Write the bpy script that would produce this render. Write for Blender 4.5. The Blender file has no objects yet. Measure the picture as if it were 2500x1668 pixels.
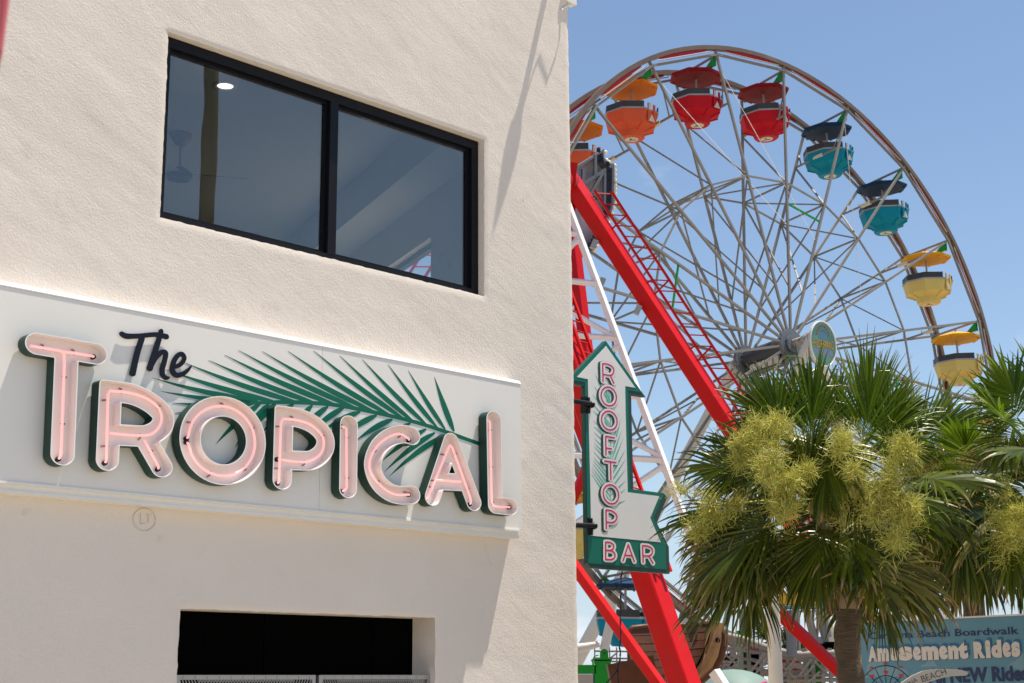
import bpy, math, random
import numpy as np
from mathutils import Vector, Matrix, noise
from mathutils.geometry import tessellate_polygon
random.seed(7)
R = math.radians
S = bpy.context.scene
COL = S.collection
V = Vector

# ------------------------------------------------------------------ camera, sky, sun, exposure
FPX, PITCH, ROLL, WAZ, DW = 3700.0, R(12.7532), R(-.34057), R(44.574), 10.0
cp, sp, cr, sr = math.cos(PITCH), math.sin(PITCH), math.cos(ROLL), math.sin(ROLL)
FWD = V((0, cp, sp)); _u = V((0, -sp, cp)); _r = V((1, 0, 0))
RT = cr * _r + sr * _u; UP = -sr * _r + cr * _u
CAM = V((0, 0, 1.6)); Z = V((0, 0, 1))
UD = V((math.sin(WAZ), math.cos(WAZ), 0)); ND = V((math.cos(WAZ), -math.sin(WAZ), 0))   # along the front wall, out of it
cd = bpy.data.cameras.new('camera'); cam = bpy.data.objects.new('camera', cd); COL.objects.link(cam)
cd.sensor_width = 36; cd.lens = FPX / 2500 * 36; cd.clip_end = 6000; cd.clip_start = .05
cd.dof.use_dof = True; cd.dof.focus_distance = 12.5; cd.dof.aperture_fstop = 8
cam.matrix_world = Matrix(((RT.x, UP.x, -FWD.x, CAM.x), (RT.y, UP.y, -FWD.y, CAM.y), (RT.z, UP.z, -FWD.z, CAM.z), (0, 0, 0, 1)))
S.camera = cam

KDOWN = 8.0                                             # how far down the wall a shadow runs per metre of projection
LD = (-.285 * KDOWN * UD - KDOWN * Z - ND).normalized() # direction sunlight travels
SUN = -LD
SEL = math.asin(SUN.z); SAZ = math.atan2(SUN.x, SUN.y)
wd = bpy.data.worlds.new('World'); S.world = wd; wd.use_nodes = True
nt = wd.node_tree; nt.nodes.clear()
def N(nt, t, **k):
    n = nt.nodes.new(t)
    for a, b in k.items(): setattr(n, a, b)
    return n
out = N(nt, 'ShaderNodeOutputWorld'); bg = N(nt, 'ShaderNodeBackground'); bg.inputs[1].default_value = .086
sky = N(nt, 'ShaderNodeTexSky', sky_type='NISHITA', sun_disc=False)
sky.sun_elevation = SEL; sky.sun_rotation = SAZ; sky.air_density = 1.0; sky.dust_density = .3; sky.ozone_density = 1.1
tc = N(nt, 'ShaderNodeTexCoord'); mp = N(nt, 'ShaderNodeMapping'); mp.inputs['Scale'].default_value = (1, 1, 2.6); mp.inputs['Location'].default_value = (2.7, .12, .47)
n1 = N(nt, 'ShaderNodeTexNoise'); n1.inputs['Scale'].default_value = 4.2; n1.inputs['Detail'].default_value = 9; n1.inputs['Roughness'].default_value = .58
sx = N(nt, 'ShaderNodeSeparateXYZ')
low = N(nt, 'ShaderNodeMapRange'); low.inputs[1].default_value = .02; low.inputs[2].default_value = .34; low.inputs[3].default_value = .10; low.inputs[4].default_value = -.07
ad = N(nt, 'ShaderNodeMath', operation='ADD')
ramp = N(nt, 'ShaderNodeMapRange'); ramp.interpolation_type = 'SMOOTHSTEP'; ramp.inputs[1].default_value = .56; ramp.inputs[2].default_value = .76; ramp.inputs[4].default_value = .85
mx = N(nt, 'ShaderNodeMixRGB'); mx.inputs[2].default_value = (7.0, 7.3, 7.8, 1)
L = nt.links.new
L(tc.outputs['Generated'], mp.inputs[0]); L(mp.outputs[0], n1.inputs[0]); L(tc.outputs['Generated'], sx.inputs[0])
L(sx.outputs[2], low.inputs[0]); L(n1.outputs[0], ad.inputs[0]); L(low.outputs[0], ad.inputs[1]); L(ad.outputs[0], ramp.inputs[0])
hz = N(nt, 'ShaderNodeMapRange'); hz.inputs[1].default_value = 0; hz.inputs[2].default_value = .19; hz.inputs[3].default_value = .75; hz.inputs[4].default_value = 0; hz.interpolation_type = 'SMOOTHSTEP'
hm = N(nt, 'ShaderNodeMixRGB'); hm.inputs[2].default_value = (3.5, 4.7, 6.2, 1); L(sx.outputs[2], hz.inputs[0]); L(hz.outputs[0], hm.inputs[0]); L(sky.outputs[0], hm.inputs[1])   # pale blue sea haze at the horizon
L(ramp.outputs[0], mx.inputs[0]); L(hm.outputs[0], mx.inputs[1]); L(mx.outputs[0], bg.inputs[0]); L(bg.outputs[0], out.inputs[0])
sl = bpy.data.lights.new('sun', 'SUN'); sl.energy = 5.0; sl.angle = R(.53); sl.color = (1, .93, .81)
so = bpy.data.objects.new('sun', sl); COL.objects.link(so); so.rotation_euler = LD.to_track_quat('-Z', 'Y').to_euler(); so.location = (0, 0, 40)
S.view_settings.view_transform = 'Standard'; S.view_settings.look = 'None'; S.view_settings.gamma = 1; S.view_settings.use_curve_mapping = False
S.view_settings.exposure = .68
try:
    S.cycles.use_denoising = True; S.cycles.max_bounces = 8; S.cycles.transparent_max_bounces = 12
except Exception: pass

# ------------------------------------------------------------------ geometry helpers
def ray(px, py): return FWD + (px - 1250) / FPX * RT - (py - 834) / FPX * UP
def at(px, py, Y):                                      # point seen at a photo pixel, Y metres ahead
    d = ray(px, py); return CAM + d * (Y / d.y)
def hit(px, py, P0, nrm):
    d = ray(px, py); return CAM + d * ((P0 - CAM).dot(nrm) / d.dot(nrm))
def W(px, py, w=0.0):                                   # wall coordinates (u along, v up) on the plane w metres proud of the wall
    d = ray(px, py); P = CAM + d * ((w - DW) / d.dot(ND)); return P.dot(UD), P.z
def P3(u, v, w=0.0): return ND * (w - DW) + UD * u + V((0, 0, v))
def unit(v): return V(v).normalized()

def world_of(o):
    p = V((0, 0, 0))
    while o is not None: p = p + o.location; o = o.parent
    return p
class MB:
    def __init__(s): s.v = []; s.f = []; s.m = []; s.uv = None
    def add(s, vs, fs, m=0):
        b = len(s.v); s.v += [tuple(x) for x in vs]; s.f += [[b + i for i in f] for f in fs]; s.m += [m] * len(fs)
    def frame(s, c, ax, ay, az, m=0):                   # box: centre and three half-axis vectors
        c = V(c); q = [c + i * ax + j * ay + k * az for i in (-1, 1) for j in (-1, 1) for k in (-1, 1)]
        s.add(q, [(0, 1, 3, 2), (4, 6, 7, 5), (0, 4, 5, 1), (2, 3, 7, 6), (0, 2, 6, 4), (1, 5, 7, 3)], m)
    def box(s, a, b, m=0):
        a, b = V(a), V(b); h = (b - a) / 2; s.frame((a + b) / 2, V((h.x, 0, 0)), V((0, h.y, 0)), V((0, 0, h.z)), m)
    def wbox(s, u0, u1, v0, v1, w0, w1, m=0):           # box in wall coordinates
        s.frame(P3((u0 + u1) / 2, (v0 + v1) / 2, (w0 + w1) / 2), UD * (u1 - u0) / 2, ND * (w1 - w0) / 2, Z * (v1 - v0) / 2, m)
    def bar(s, p0, p1, w, h, hint=Z, m=0, bevel=0):
        p0, p1 = V(p0), V(p1); d = p1 - p0; x = d.cross(V(hint))
        if x.length < 1e-5: x = d.cross(V((1, 0, .01)))
        x.normalize(); y = x.cross(d).normalized()
        if not bevel: s.frame((p0 + p1) / 2, d / 2, x * w / 2, y * h / 2, m); return
        pr = []
        for i, j in ((1, 1), (-1, 1), (-1, -1), (1, -1)):
            a = x * i * (w / 2 - bevel) + y * j * h / 2; b = x * i * w / 2 + y * j * (h / 2 - bevel)
            pr += [b, a] if i * j > 0 else [a, b]
        k = 8; s.add([p0 + q for q in pr] + [p1 + q for q in pr], [(i, k + i, k + (i + 1) % k, (i + 1) % k) for i in range(k)] + [tuple(range(k)), tuple(range(k, 2 * k))[::-1]], m)
    def tube(s, pts, r, n=8, m=0, cap=True, closed=False):
        pts = [V(p) for p in pts]; k = len(pts); rs = r if isinstance(r, (list, tuple)) else [r] * k
        vs = []; x = None
        for i, p in enumerate(pts):
            a = pts[i - 1] if i or closed else p; b = pts[(i + 1) % k] if i < k - 1 or closed else p
            d = (b - a).normalized()
            if x is None: x = d.orthogonal().normalized()
            x = (x - d * x.dot(d))
            x = x.normalized() if x.length > 1e-6 else d.orthogonal().normalized()
            y = d.cross(x)
            vs += [p + rs[i] * (math.cos(t) * x + math.sin(t) * y) for t in [2 * math.pi * j / n for j in range(n)]]
        fs = []
        for i in range(k if closed else k - 1):
            i2 = (i + 1) % k
            fs += [(i * n + j, i * n + (j + 1) % n, i2 * n + (j + 1) % n, i2 * n + j) for j in range(n)]
        if cap and not closed: fs += [tuple(range(n))[::-1], tuple((k - 1) * n + j for j in range(n))]
        s.add(vs, fs, m)
    def lathe(s, prof, n, o=V((0, 0, 0)), ax=Z, x=None, m=0, ph=0, caps=True):   # prof: (radius, height)
        ax = unit(ax); x = unit(x) if x is not None else ax.orthogonal().normalized(); y = ax.cross(x); o = V(o)
        vs = [o + ax * h + r * (math.cos(ph + 2 * math.pi * j / n) * x + math.sin(ph + 2 * math.pi * j / n) * y) for r, h in prof for j in range(n)]
        fs = [(i * n + j, i * n + (j + 1) % n, (i + 1) * n + (j + 1) % n, (i + 1) * n + j) for i in range(len(prof) - 1) for j in range(n)]
        if caps: fs += [tuple(range(n))[::-1], tuple((len(prof) - 1) * n + j for j in range(n))]
        s.add(vs, fs, m)
    def prism(s, loops, f3, w0, w1, m=0, front=True, back=True):   # filled outline (with holes) between two depths; f3(u,v,w)
        flat = [p for l in loops for p in l]; n = len(flat)
        tri = tessellate_polygon([[V((p[0], p[1], 0)) for p in l] for l in loops])
        vs = [f3(p[0], p[1], w1) for p in flat] + [f3(p[0], p[1], w0) for p in flat]; fs = []
        for a, b, c in tri:
            A, B, C = flat[a], flat[b], flat[c]
            if (B[0] - A[0]) * (C[1] - A[1]) - (B[1] - A[1]) * (C[0] - A[0]) < 0: b, c = c, b
            if front: fs.append((a, b, c))
            if back: fs.append((n + a, n + c, n + b))
        o = 0
        if w0 != w1:
            for l in loops:
                k = len(l)
                fs += [(o + i, n + o + i, n + o + (i + 1) % k, o + (i + 1) % k) for i in range(k)]; o += k
        s.add(vs, fs, m)
    def build(s, name, mat, parent=None, smooth=False, label=None, kind=None, auto=None):
        me = bpy.data.meshes.new(name); o0 = world_of(parent)
        me.from_pydata([(x - o0.x, y - o0.y, z - o0.z) for x, y, z in s.v], [], s.f)
        for q in (mat if isinstance(mat, (list, tuple)) else [mat]): me.materials.append(q)
        if any(s.m): me.polygons.foreach_set('material_index', s.m)
        if smooth: me.polygons.foreach_set('use_smooth', [True] * len(me.polygons))
        if s.uv is not None:
            uv = me.uv_layers.new(name='leaf'); li = np.empty(len(me.loops), dtype=np.int32); me.loops.foreach_get('vertex_index', li)
            uv.data.foreach_set('uv', np.array(s.uv, dtype=np.float32)[li].ravel())
        me.update()
        if auto and smooth:
            try: me.set_sharp_from_angle(angle=R(auto))
            except Exception: pass
        o = bpy.data.objects.new(name, me); COL.objects.link(o); o.parent = parent
        if label: o['label'] = label
        if kind: o['kind'] = kind
        return o
def thing(name, label, cat, loc=(0, 0, 0), group=None):
    o = bpy.data.objects.new(name, None); COL.objects.link(o); o.location = loc; o.empty_display_size = .2
    o['label'] = label; o['category'] = cat
    if group: o['group'] = group
    return o
def tag(o, label, cat, group=None):
    o['label'] = label; o['category'] = cat
    if group: o['group'] = group
    return o
def copy_tree(o, parent=None):
    c = o.copy(); COL.objects.link(c); c.parent = parent
    for ch in list(o.children): copy_tree(ch, c)
    return c

# ------------------------------------------------------------------ materials
def mat(name, col, rough=.5, metal=0, var=.12, scale=3, bump=0, bscale=60, dirt=None, dirt_amt=.5, dscale=4, emit=0, coat=0, spec=.3, thr=.58):
    m = bpy.data.materials.new(name); m.use_nodes = True; t = m.node_tree; b = t.nodes['Principled BSDF']; l = t.links.new
    c = N(t, 'ShaderNodeTexCoord'); n = N(t, 'ShaderNodeTexNoise'); n.inputs['Scale'].default_value = scale; n.inputs['Detail'].default_value = 6
    l(c.outputs['Object'], n.inputs[0])
    a = N(t, 'ShaderNodeMixRGB'); a.inputs[1].default_value = (*[x * (1 - var) for x in col], 1); a.inputs[2].default_value = (*[min(1, x * (1 + var)) for x in col], 1)
    l(n.outputs[0], a.inputs[0]); co = a.outputs[0]
    if dirt:
        d = N(t, 'ShaderNodeTexNoise'); d.inputs['Scale'].default_value = dscale; d.inputs['Detail'].default_value = 9; d.inputs['Roughness'].default_value = .65
        l(c.outputs['Object'], d.inputs[0])
        r = N(t, 'ShaderNodeMapRange'); r.inputs[1].default_value = thr; r.inputs[2].default_value = thr + .16; r.inputs[4].default_value = dirt_amt; l(d.outputs[0], r.inputs[0])
        x = N(t, 'ShaderNodeMixRGB'); l(r.outputs[0], x.inputs[0]); l(co, x.inputs[1]); x.inputs[2].default_value = (*dirt, 1); co = x.outputs[0]
    l(co, b.inputs['Base Color'])
    rr = N(t, 'ShaderNodeMapRange'); rr.inputs[3].default_value = rough * .8; rr.inputs[4].default_value = min(1, rough * 1.25); l(n.outputs[0], rr.inputs[0]); l(rr.outputs[0], b.inputs['Roughness'])
    b.inputs['Metallic'].default_value = metal; b.inputs['Specular IOR Level'].default_value = spec; b.inputs['Coat Weight'].default_value = coat
    if bump:
        q = N(t, 'ShaderNodeTexNoise'); q.inputs['Scale'].default_value = bscale; q.inputs['Detail'].default_value = 5; l(c.outputs['Object'], q.inputs[0])
        bb = N(t, 'ShaderNodeBump'); bb.inputs['Strength'].default_value = bump; bb.inputs['Distance'].default_value = .01; l(q.outputs[0], bb.inputs['Height']); l(bb.outputs[0], b.inputs['Normal'])
    if emit: l(co, b.inputs['Emission Color']); b.inputs['Emission Strength'].default_value = emit
    return m
def stucco_mat():
    m = bpy.data.materials.new('stucco'); m.use_nodes = True; t = m.node_tree; b = t.nodes['Principled BSDF']; l = t.links.new
    c = N(t, 'ShaderNodeTexCoord')
    def noi(scale, det=6, rot=None, sc=None, rough=.55):
        n = N(t, 'ShaderNodeTexNoise'); n.inputs['Scale'].default_value = scale; n.inputs['Detail'].default_value = det; n.inputs['Roughness'].default_value = rough
        if sc:
            p = N(t, 'ShaderNodeMapping'); p.inputs['Rotation'].default_value = rot; p.inputs['Scale'].default_value = sc; l(c.outputs['Object'], p.inputs[0]); l(p.outputs[0], n.inputs[0])
        else: l(c.outputs['Object'], n.inputs[0])
        return n.outputs[0]
    a = N(t, 'ShaderNodeMixRGB'); a.inputs[1].default_value = (.71, .632, .558, 1); a.inputs[2].default_value = (.785, .71, .638, 1); l(noi(1.3, 8), a.inputs[0])
    r = N(t, 'ShaderNodeMapRange'); r.inputs[1].default_value = .62; r.inputs[2].default_value = .8; r.inputs[4].default_value = .5; l(noi(2.1, 10, rough=.72), r.inputs[0])
    x = N(t, 'ShaderNodeMixRGB'); x.inputs[2].default_value = (.40, .34, .29, 1); l(r.outputs[0], x.inputs[0]); l(a.outputs[0], x.inputs[1])
    r2 = N(t, 'ShaderNodeMapRange'); r2.inputs[1].default_value = .70; r2.inputs[2].default_value = .80; r2.inputs[4].default_value = .55; l(noi(3.6, 3, rough=.5), r2.inputs[0])
    gr = N(t, 'ShaderNodeMath', operation='MULTIPLY'); l(r2.outputs[0], gr.inputs[0]); l(noi(38, 5, rough=.7), gr.inputs[1])
    x2 = N(t, 'ShaderNodeMixRGB'); x2.inputs[2].default_value = (.20, .165, .14, 1); l(gr.outputs[0], x2.inputs[0]); l(x.outputs[0], x2.inputs[1]); l(x2.outputs[0], b.inputs['Base Color'])
    b.inputs['Roughness'].default_value = .9; b.inputs['Specular IOR Level'].default_value = .2
    def bump(h, dist, prev=None, st=1):
        q = N(t, 'ShaderNodeBump'); q.inputs['Strength'].default_value = st; q.inputs['Distance'].default_value = dist; l(h, q.inputs['Height'])
        if prev: l(prev, q.inputs['Normal'])
        return q.outputs[0]
    p1 = N(t, 'ShaderNodeMapping'); p1.inputs['Rotation'].default_value = (0, 0, R(44.574 - 90)); l(c.outputs['Object'], p1.inputs[0])
    p2 = N(t, 'ShaderNodeMapping'); p2.inputs['Rotation'].default_value = (0, R(-28), 0); l(p1.outputs[0], p2.inputs[0])
    p3 = N(t, 'ShaderNodeMapping'); p3.inputs['Scale'].default_value = (1, 1, 3.2); l(p2.outputs[0], p3.inputs[0])
    tn = N(t, 'ShaderNodeTexNoise'); tn.inputs['Scale'].default_value = 2.2; tn.inputs['Detail'].default_value = 7; tn.inputs['Roughness'].default_value = .6; tn.inputs['Distortion'].default_value = .6; l(p3.outputs[0], tn.inputs[0])
    n1 = bump(tn.outputs[0], .0035); n1 = bump(noi(1.1, 9, rough=.62), .006, n1)
    n2 = bump(noi(55, 3, rough=.7), .0034, n1)
    l(n2, b.inputs['Normal']); return m
def glass_mat():
    m = bpy.data.materials.new('tinted_glass'); m.use_nodes = True; t = m.node_tree; t.nodes.clear(); l = t.links.new
    o = N(t, 'ShaderNodeOutputMaterial'); tr = N(t, 'ShaderNodeBsdfTransparent'); tr.inputs[0].default_value = (.84, .87, .86, 1)
    g = N(t, 'ShaderNodeBsdfGlossy'); g.inputs['Roughness'].default_value = 0; g.inputs[0].default_value = (.95, .93, .88, 1)
    lw = N(t, 'ShaderNodeLayerWeight'); lw.inputs[0].default_value = .5; pw = N(t, 'ShaderNodeMath', operation='POWER'); l(lw.outputs['Facing'], pw.inputs[0]); pw.inputs[1].default_value = 3
    f = N(t, 'ShaderNodeMapRange'); l(pw.outputs[0], f.inputs[0]); f.inputs[3].default_value = .11; f.inputs[4].default_value = .95; x = N(t, 'ShaderNodeMixShader')
    n = N(t, 'ShaderNodeTexNoise'); n.inputs['Scale'].default_value = .8; c = N(t, 'ShaderNodeTexCoord'); l(c.outputs['Object'], n.inputs[0])
    bp = N(t, 'ShaderNodeBump'); bp.inputs['Distance'].default_value = .004; bp.inputs['Strength'].default_value = .5; l(n.outputs[0], bp.inputs['Height']); l(bp.outputs[0], g.inputs['Normal'])
    l(f.outputs[0], x.inputs[0]); l(tr.outputs[0], x.inputs[1]); l(g.outputs[0], x.inputs[2]); l(x.outputs[0], o.inputs[0]); return m
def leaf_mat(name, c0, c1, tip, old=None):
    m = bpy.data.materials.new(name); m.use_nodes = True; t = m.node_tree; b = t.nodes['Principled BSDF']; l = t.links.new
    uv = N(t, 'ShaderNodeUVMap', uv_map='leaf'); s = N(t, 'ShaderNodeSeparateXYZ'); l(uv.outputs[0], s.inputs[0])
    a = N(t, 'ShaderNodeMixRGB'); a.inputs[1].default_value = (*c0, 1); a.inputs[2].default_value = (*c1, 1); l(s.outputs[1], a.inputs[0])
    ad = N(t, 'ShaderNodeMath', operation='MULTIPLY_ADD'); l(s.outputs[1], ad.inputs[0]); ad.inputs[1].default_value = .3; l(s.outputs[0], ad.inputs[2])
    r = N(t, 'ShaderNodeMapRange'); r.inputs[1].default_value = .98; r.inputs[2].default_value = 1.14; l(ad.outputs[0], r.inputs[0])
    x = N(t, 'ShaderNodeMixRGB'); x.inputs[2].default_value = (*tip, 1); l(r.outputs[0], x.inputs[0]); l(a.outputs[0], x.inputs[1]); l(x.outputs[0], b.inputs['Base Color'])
    b.inputs['Roughness'].default_value = .36; b.inputs['Specular IOR Level'].default_value = .36
    o = t.nodes['Material Output']; tl = N(t, 'ShaderNodeBsdfTranslucent'); l(x.outputs[0], tl.inputs[0]); ms = N(t, 'ShaderNodeMixShader'); ms.inputs[0].default_value = .36
    l(b.outputs[0], ms.inputs[1]); l(tl.outputs[0], ms.inputs[2]); l(ms.outputs[0], o.inputs[0]); return m
M = {}
M['stucco'] = stucco_mat(); M['glass'] = glass_mat()
M['ground'] = mat('sandy_asphalt', (.32, .28, .225), .9, var=.15, scale=.6, bump=.3, bscale=8)
M['black'] = mat('black_metal', (.006, .006, .008), .4, spec=.2)
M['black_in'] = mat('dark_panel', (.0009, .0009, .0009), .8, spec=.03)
M['room'] = mat('interior_paint', (.66, .65, .61), .9, var=.04)
M['lamp'] = mat('lamp_glow', (1, .95, .84), .5, emit=2)
M['copper'] = mat('copper_fan', (.25, .12, .06), .35, metal=.7)
M['panel'] = mat('white_panel', (.80, .77, .725), .32, var=.03, scale=.7)
M['trim'] = mat('white_trim', (.80, .78, .74), .4, var=.04)
M['dkgreen'] = mat('dark_green_paint', (.012, .05, .036), .42, var=.12)
M['leafprint'] = mat('green_vinyl', (.0, .13, .075), .5, var=.06)
M['letter_in'] = mat('pink_white_enamel', (.86, .79, .755), .35, var=.03, spec=.4)
M['ltrim'] = mat('white_enamel_edge', (.85, .82, .8), .35, var=.02)
M['neon'] = mat('lit_neon', (1, .47, .45), .3, var=.04, emit=.40)
M['clip'] = mat('glass_clip', (.32, .25, .24), .25)
M['ink'] = mat('black_blue_paint', (.008, .010, .020), .4, var=.2, spec=.2)
M['pencil'] = mat('pencil_mark', (.60, .53, .47), .9)
M['agreen'] = mat('arrow_green', (.0, .145, .10), .4, var=.05)
M['adark'] = mat('arrow_dark_green', (.022, .06, .05), .45, var=.06)
M['awhite'] = mat('arrow_white', (.76, .74, .71), .4, var=.03)
M['apink'] = mat('arrow_pink', (.62, .025, .12), .4, var=.05)
M['ateal'] = mat('arrow_teal_leaf', (.14, .45, .36), .5, var=.05)
M['alu'] = mat('perforated_steel', (.38, .37, .36), .4, metal=.6)
M['steel'] = mat('weathered_steel', (.215, .20, .18), .55, metal=0, var=.3, scale=1.5, dirt=(.14, .09, .05), dirt_amt=.6, dscale=3.0)
M['rustwhite'] = mat('rusty_white_steel', (.42, .38, .33), .6, var=.2, dirt=(.10, .055, .03), dirt_amt=.9, dscale=5, thr=.5)
M['rimsteel'] = mat('rim_steel', (.14, .10, .075), .5, var=.35, scale=1.5, dirt=(.30, .26, .22), dirt_amt=.4, dscale=.8, thr=.55)
M['wsteel'] = mat('white_steel', (.62, .59, .55), .5, var=.1, dirt=(.3, .2, .13), dirt_amt=.5, dscale=1.2, thr=.62)
M['white'] = mat('white_paint', (.80, .79, .78), .4, var=.04)
M['dkgrey'] = mat('dark_machine', (.05, .05, .055), .5, var=.4, dirt=(.12, .07, .03))
M['red'] = mat('red_gloss', (.50, .005, .006), .4, var=.1, spec=.18, dirt=(.30, .02, .015), dirt_amt=.6, dscale=2.2)
M['rimred'] = mat('rim_red', (.42, .015, .03), .45)
M['bulb'] = mat('bulb_cream', (.8, .72, .5), .25)
M['tubew'] = mat('light_tube', (.40, .36, .33), .5)
M['green'] = mat('bright_green', (.005, .25, .02), .4)
M['dband'] = mat('gondola_band', (.045, .047, .05), .45)
M['gtrim'] = mat('gondola_trim', (.36, .34, .33), .4, metal=.4)
M['cream'] = mat('cream_disc', (.6, .55, .43), .5)
M['mural'] = mat('grey_mural', (.40, .36, .37), .5, var=.55, scale=2.5)
M['slate'] = mat('slate_metal', (.15, .165, .185), .45)
M['bark'] = mat('palm_bark', (.19, .145, .105), .9, var=.5, scale=9, bump=1.0, bscale=26)
def bark_mat():
    m = mat('palm_bark_rings', (.165, .12, .085), .9, var=.6, scale=8); t = m.node_tree; b = t.nodes['Principled BSDF']; l = t.links.new
    c = N(t, 'ShaderNodeTexCoord'); p = N(t, 'ShaderNodeMapping'); p.inputs['Scale'].default_value = (6, 6, 42); l(c.outputs['Object'], p.inputs[0])
    n = N(t, 'ShaderNodeTexNoise'); n.inputs['Scale'].default_value = 1; n.inputs['Detail'].default_value = 5; n.inputs['Roughness'].default_value = .7; l(p.outputs[0], n.inputs[0])
    q = N(t, 'ShaderNodeBump'); q.inputs['Distance'].default_value = .06; l(n.outputs[0], q.inputs['Height']); l(q.outputs[0], b.inputs['Normal']); return m
M['bark'] = bark_mat()
M['boot'] = mat('palm_boot', (.30, .215, .15), .85, var=.4, scale=7, bump=.5, bscale=40)
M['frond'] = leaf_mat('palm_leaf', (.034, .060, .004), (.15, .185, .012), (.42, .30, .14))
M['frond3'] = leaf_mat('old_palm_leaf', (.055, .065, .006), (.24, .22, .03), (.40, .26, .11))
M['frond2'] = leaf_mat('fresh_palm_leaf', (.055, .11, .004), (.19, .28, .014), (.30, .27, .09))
M['flower'] = mat('palm_flower', (.50, .48, .10), .7, var=.35, scale=9, dirt=(.34, .26, .09), dirt_amt=.6, dscale=11, thr=.55)
M['wood'] = mat('ship_plank', (.085, .030, .011), .5, var=.45, scale=4, dirt=(.05, .025, .015), dirt_amt=.7, dscale=5)
M['palewood'] = mat('pale_wood', (.42, .25, .11), .6, var=.35, scale=5, dirt=(.03, .02, .012), dirt_amt=.9, dscale=3)
M['board'] = mat('billboard_blue', (.09, .225, .31), .5, var=.05)
M['boardlt'] = mat('billboard_cloud', (.145, .28, .35), .5, var=.03)
M['navy'] = mat('navy_print', (.012, .03, .10), .5)
M['blueprint'] = mat('blue_print', (.015, .12, .28), .5)
M['printw'] = mat('print_white', (.56, .52, .47), .5, var=.03)
M['oval'] = mat('oval_teal', (.12, .30, .24), .45, var=.3, scale=8, dirt=(.35, .4, .2), dirt_amt=.4, dscale=9)
M['yellow'] = mat('yellow_paint', (.70, .40, .02), .4)
M['purple'] = mat('purple_print', (.28, .2, .5), .5)
M['pinkred'] = mat('pink_red_cloth', (.55, .12, .14), .8)
M['polewood'] = mat('pole_wood', (.055, .055, .032), .9, var=.3, scale=3)
M['dome'] = mat('pale_teal_canvas', (.15, .23, .21), .6, var=.05)
M['brownroof'] = mat('brown_roof', (.28, .19, .10), .8)

# ------------------------------------------------------------------ outlines from brush strokes
def strokes_pts(strokes, r, step=.005):                  # strokes: polylines of (u, v[, r])
    P = []
    for s in strokes:
        for a, b in zip(s[:-1], s[1:]):
            n = max(1, int(math.hypot(b[0] - a[0], b[1] - a[1]) / step))
            for i in range(n + 1):
                t = i / n; P.append((a[0] + (b[0] - a[0]) * t, a[1] + (b[1] - a[1]) * t, (a[2] + (b[2] - a[2]) * t) if len(a) > 2 else r))
    return np.array(P)
def contours(P, grow, h, su=1.0):                        # marching squares over the union of discs; su squeezes u so discs become ellipses
    x = P[:, 0] * su; y = P[:, 1]; rr = P[:, 2] + grow; mr = rr.max() + 2.5 * h
    x0, x1, y0, y1 = x.min() - mr, x.max() + mr, y.min() - mr, y.max() + mr
    nx, ny = int((x1 - x0) / h) + 2, int((y1 - y0) / h) + 2
    gx = x0 + h * np.arange(nx); gy = y0 + h * np.arange(ny)
    F = np.full((ny, nx), -9.0)
    for px, py, pr in zip(x, y, rr):
        i0, i1 = max(0, int((px - pr - 3 * h - x0) / h)), min(nx, int((px + pr + 3 * h - x0) / h) + 2)
        j0, j1 = max(0, int((py - pr - 3 * h - y0) / h)), min(ny, int((py + pr + 3 * h - y0) / h) + 2)
        d = pr - np.hypot(gx[None, i0:i1] - px, gy[j0:j1, None] - py)
        np.maximum(F[j0:j1, i0:i1], d, out=F[j0:j1, i0:i1])
    I = F > 0; nxt = {}
    mixed = (I[:-1, :-1].astype(int) + I[:-1, 1:] + I[1:, :-1] + I[1:, 1:])
    js, is_ = np.nonzero((mixed > 0) & (mixed < 4))
    def pt(k):
        d, j, i = k
        if d == 0: a, b = F[j, i], F[j, i + 1]; t = a / (a - b); return (gx[i] + t * h, gy[j])
        a, b = F[j, i], F[j + 1, i]; t = a / (a - b); return (gx[i], gy[j] + t * h)
    for j, i in zip(js.tolist(), is_.tolist()):
        c = [I[j, i], I[j, i + 1], I[j + 1, i + 1], I[j + 1, i]]
        e = [(0, j, i), (1, j, i + 1), (0, j + 1, i), (1, j, i)]
        en = [k for k in range(4) if c[k] and not c[(k + 1) % 4]]      # leave inside -> outside
        ex = [k for k in range(4) if not c[k] and c[(k + 1) % 4]]
        if len(en) == 1: nxt[e[en[0]]] = e[ex[0]]
        else:
            for k in en: nxt[e[k]] = e[(k - 1) % 4] if not c[(k - 1) % 4] or True else None
    loops = []
    while nxt:
        k0 = next(iter(nxt)); k = k0; lp = []
        while k in nxt: lp.append(pt(k)); k = nxt.pop(k)
        if len(lp) > 5: loops.append(lp)
    res = []
    for lp in loops:
        q = [lp[0]]
        for a, b in zip(lp[1:], lp[2:] + lp[:1]):
            p = q[-1]; dx, dy = b[0] - p[0], b[1] - p[1]; ln = math.hypot(dx, dy)
            if ln < 1e-9 or abs((a[0] - p[0]) * dy - (a[1] - p[1]) * dx) / ln > .04 * h or ln > 14 * h: q.append(a)
        if len(q) > 3: res.append([(a / su, b) for a, b in q])
    return res
def smooth(pts, n=8):                                    # Catmull-Rom
    o = []; P = [pts[0]] + list(pts) + [pts[-1]]
    for i in range(1, len(P) - 2):
        for k in range(n):
            t = k / n; o.append(tuple(.5 * (2 * P[i][j] + (P[i + 1][j] - P[i - 1][j]) * t + (2 * P[i - 1][j] - 5 * P[i][j] + 4 * P[i + 1][j] - P[i + 2][j]) * t * t + (3 * P[i][j] - P[i - 1][j] - 3 * P[i + 1][j] + P[i + 2][j]) * t ** 3) for j in range(len(pts[0]))))
    return o + [tuple(pts[-1])]
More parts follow.
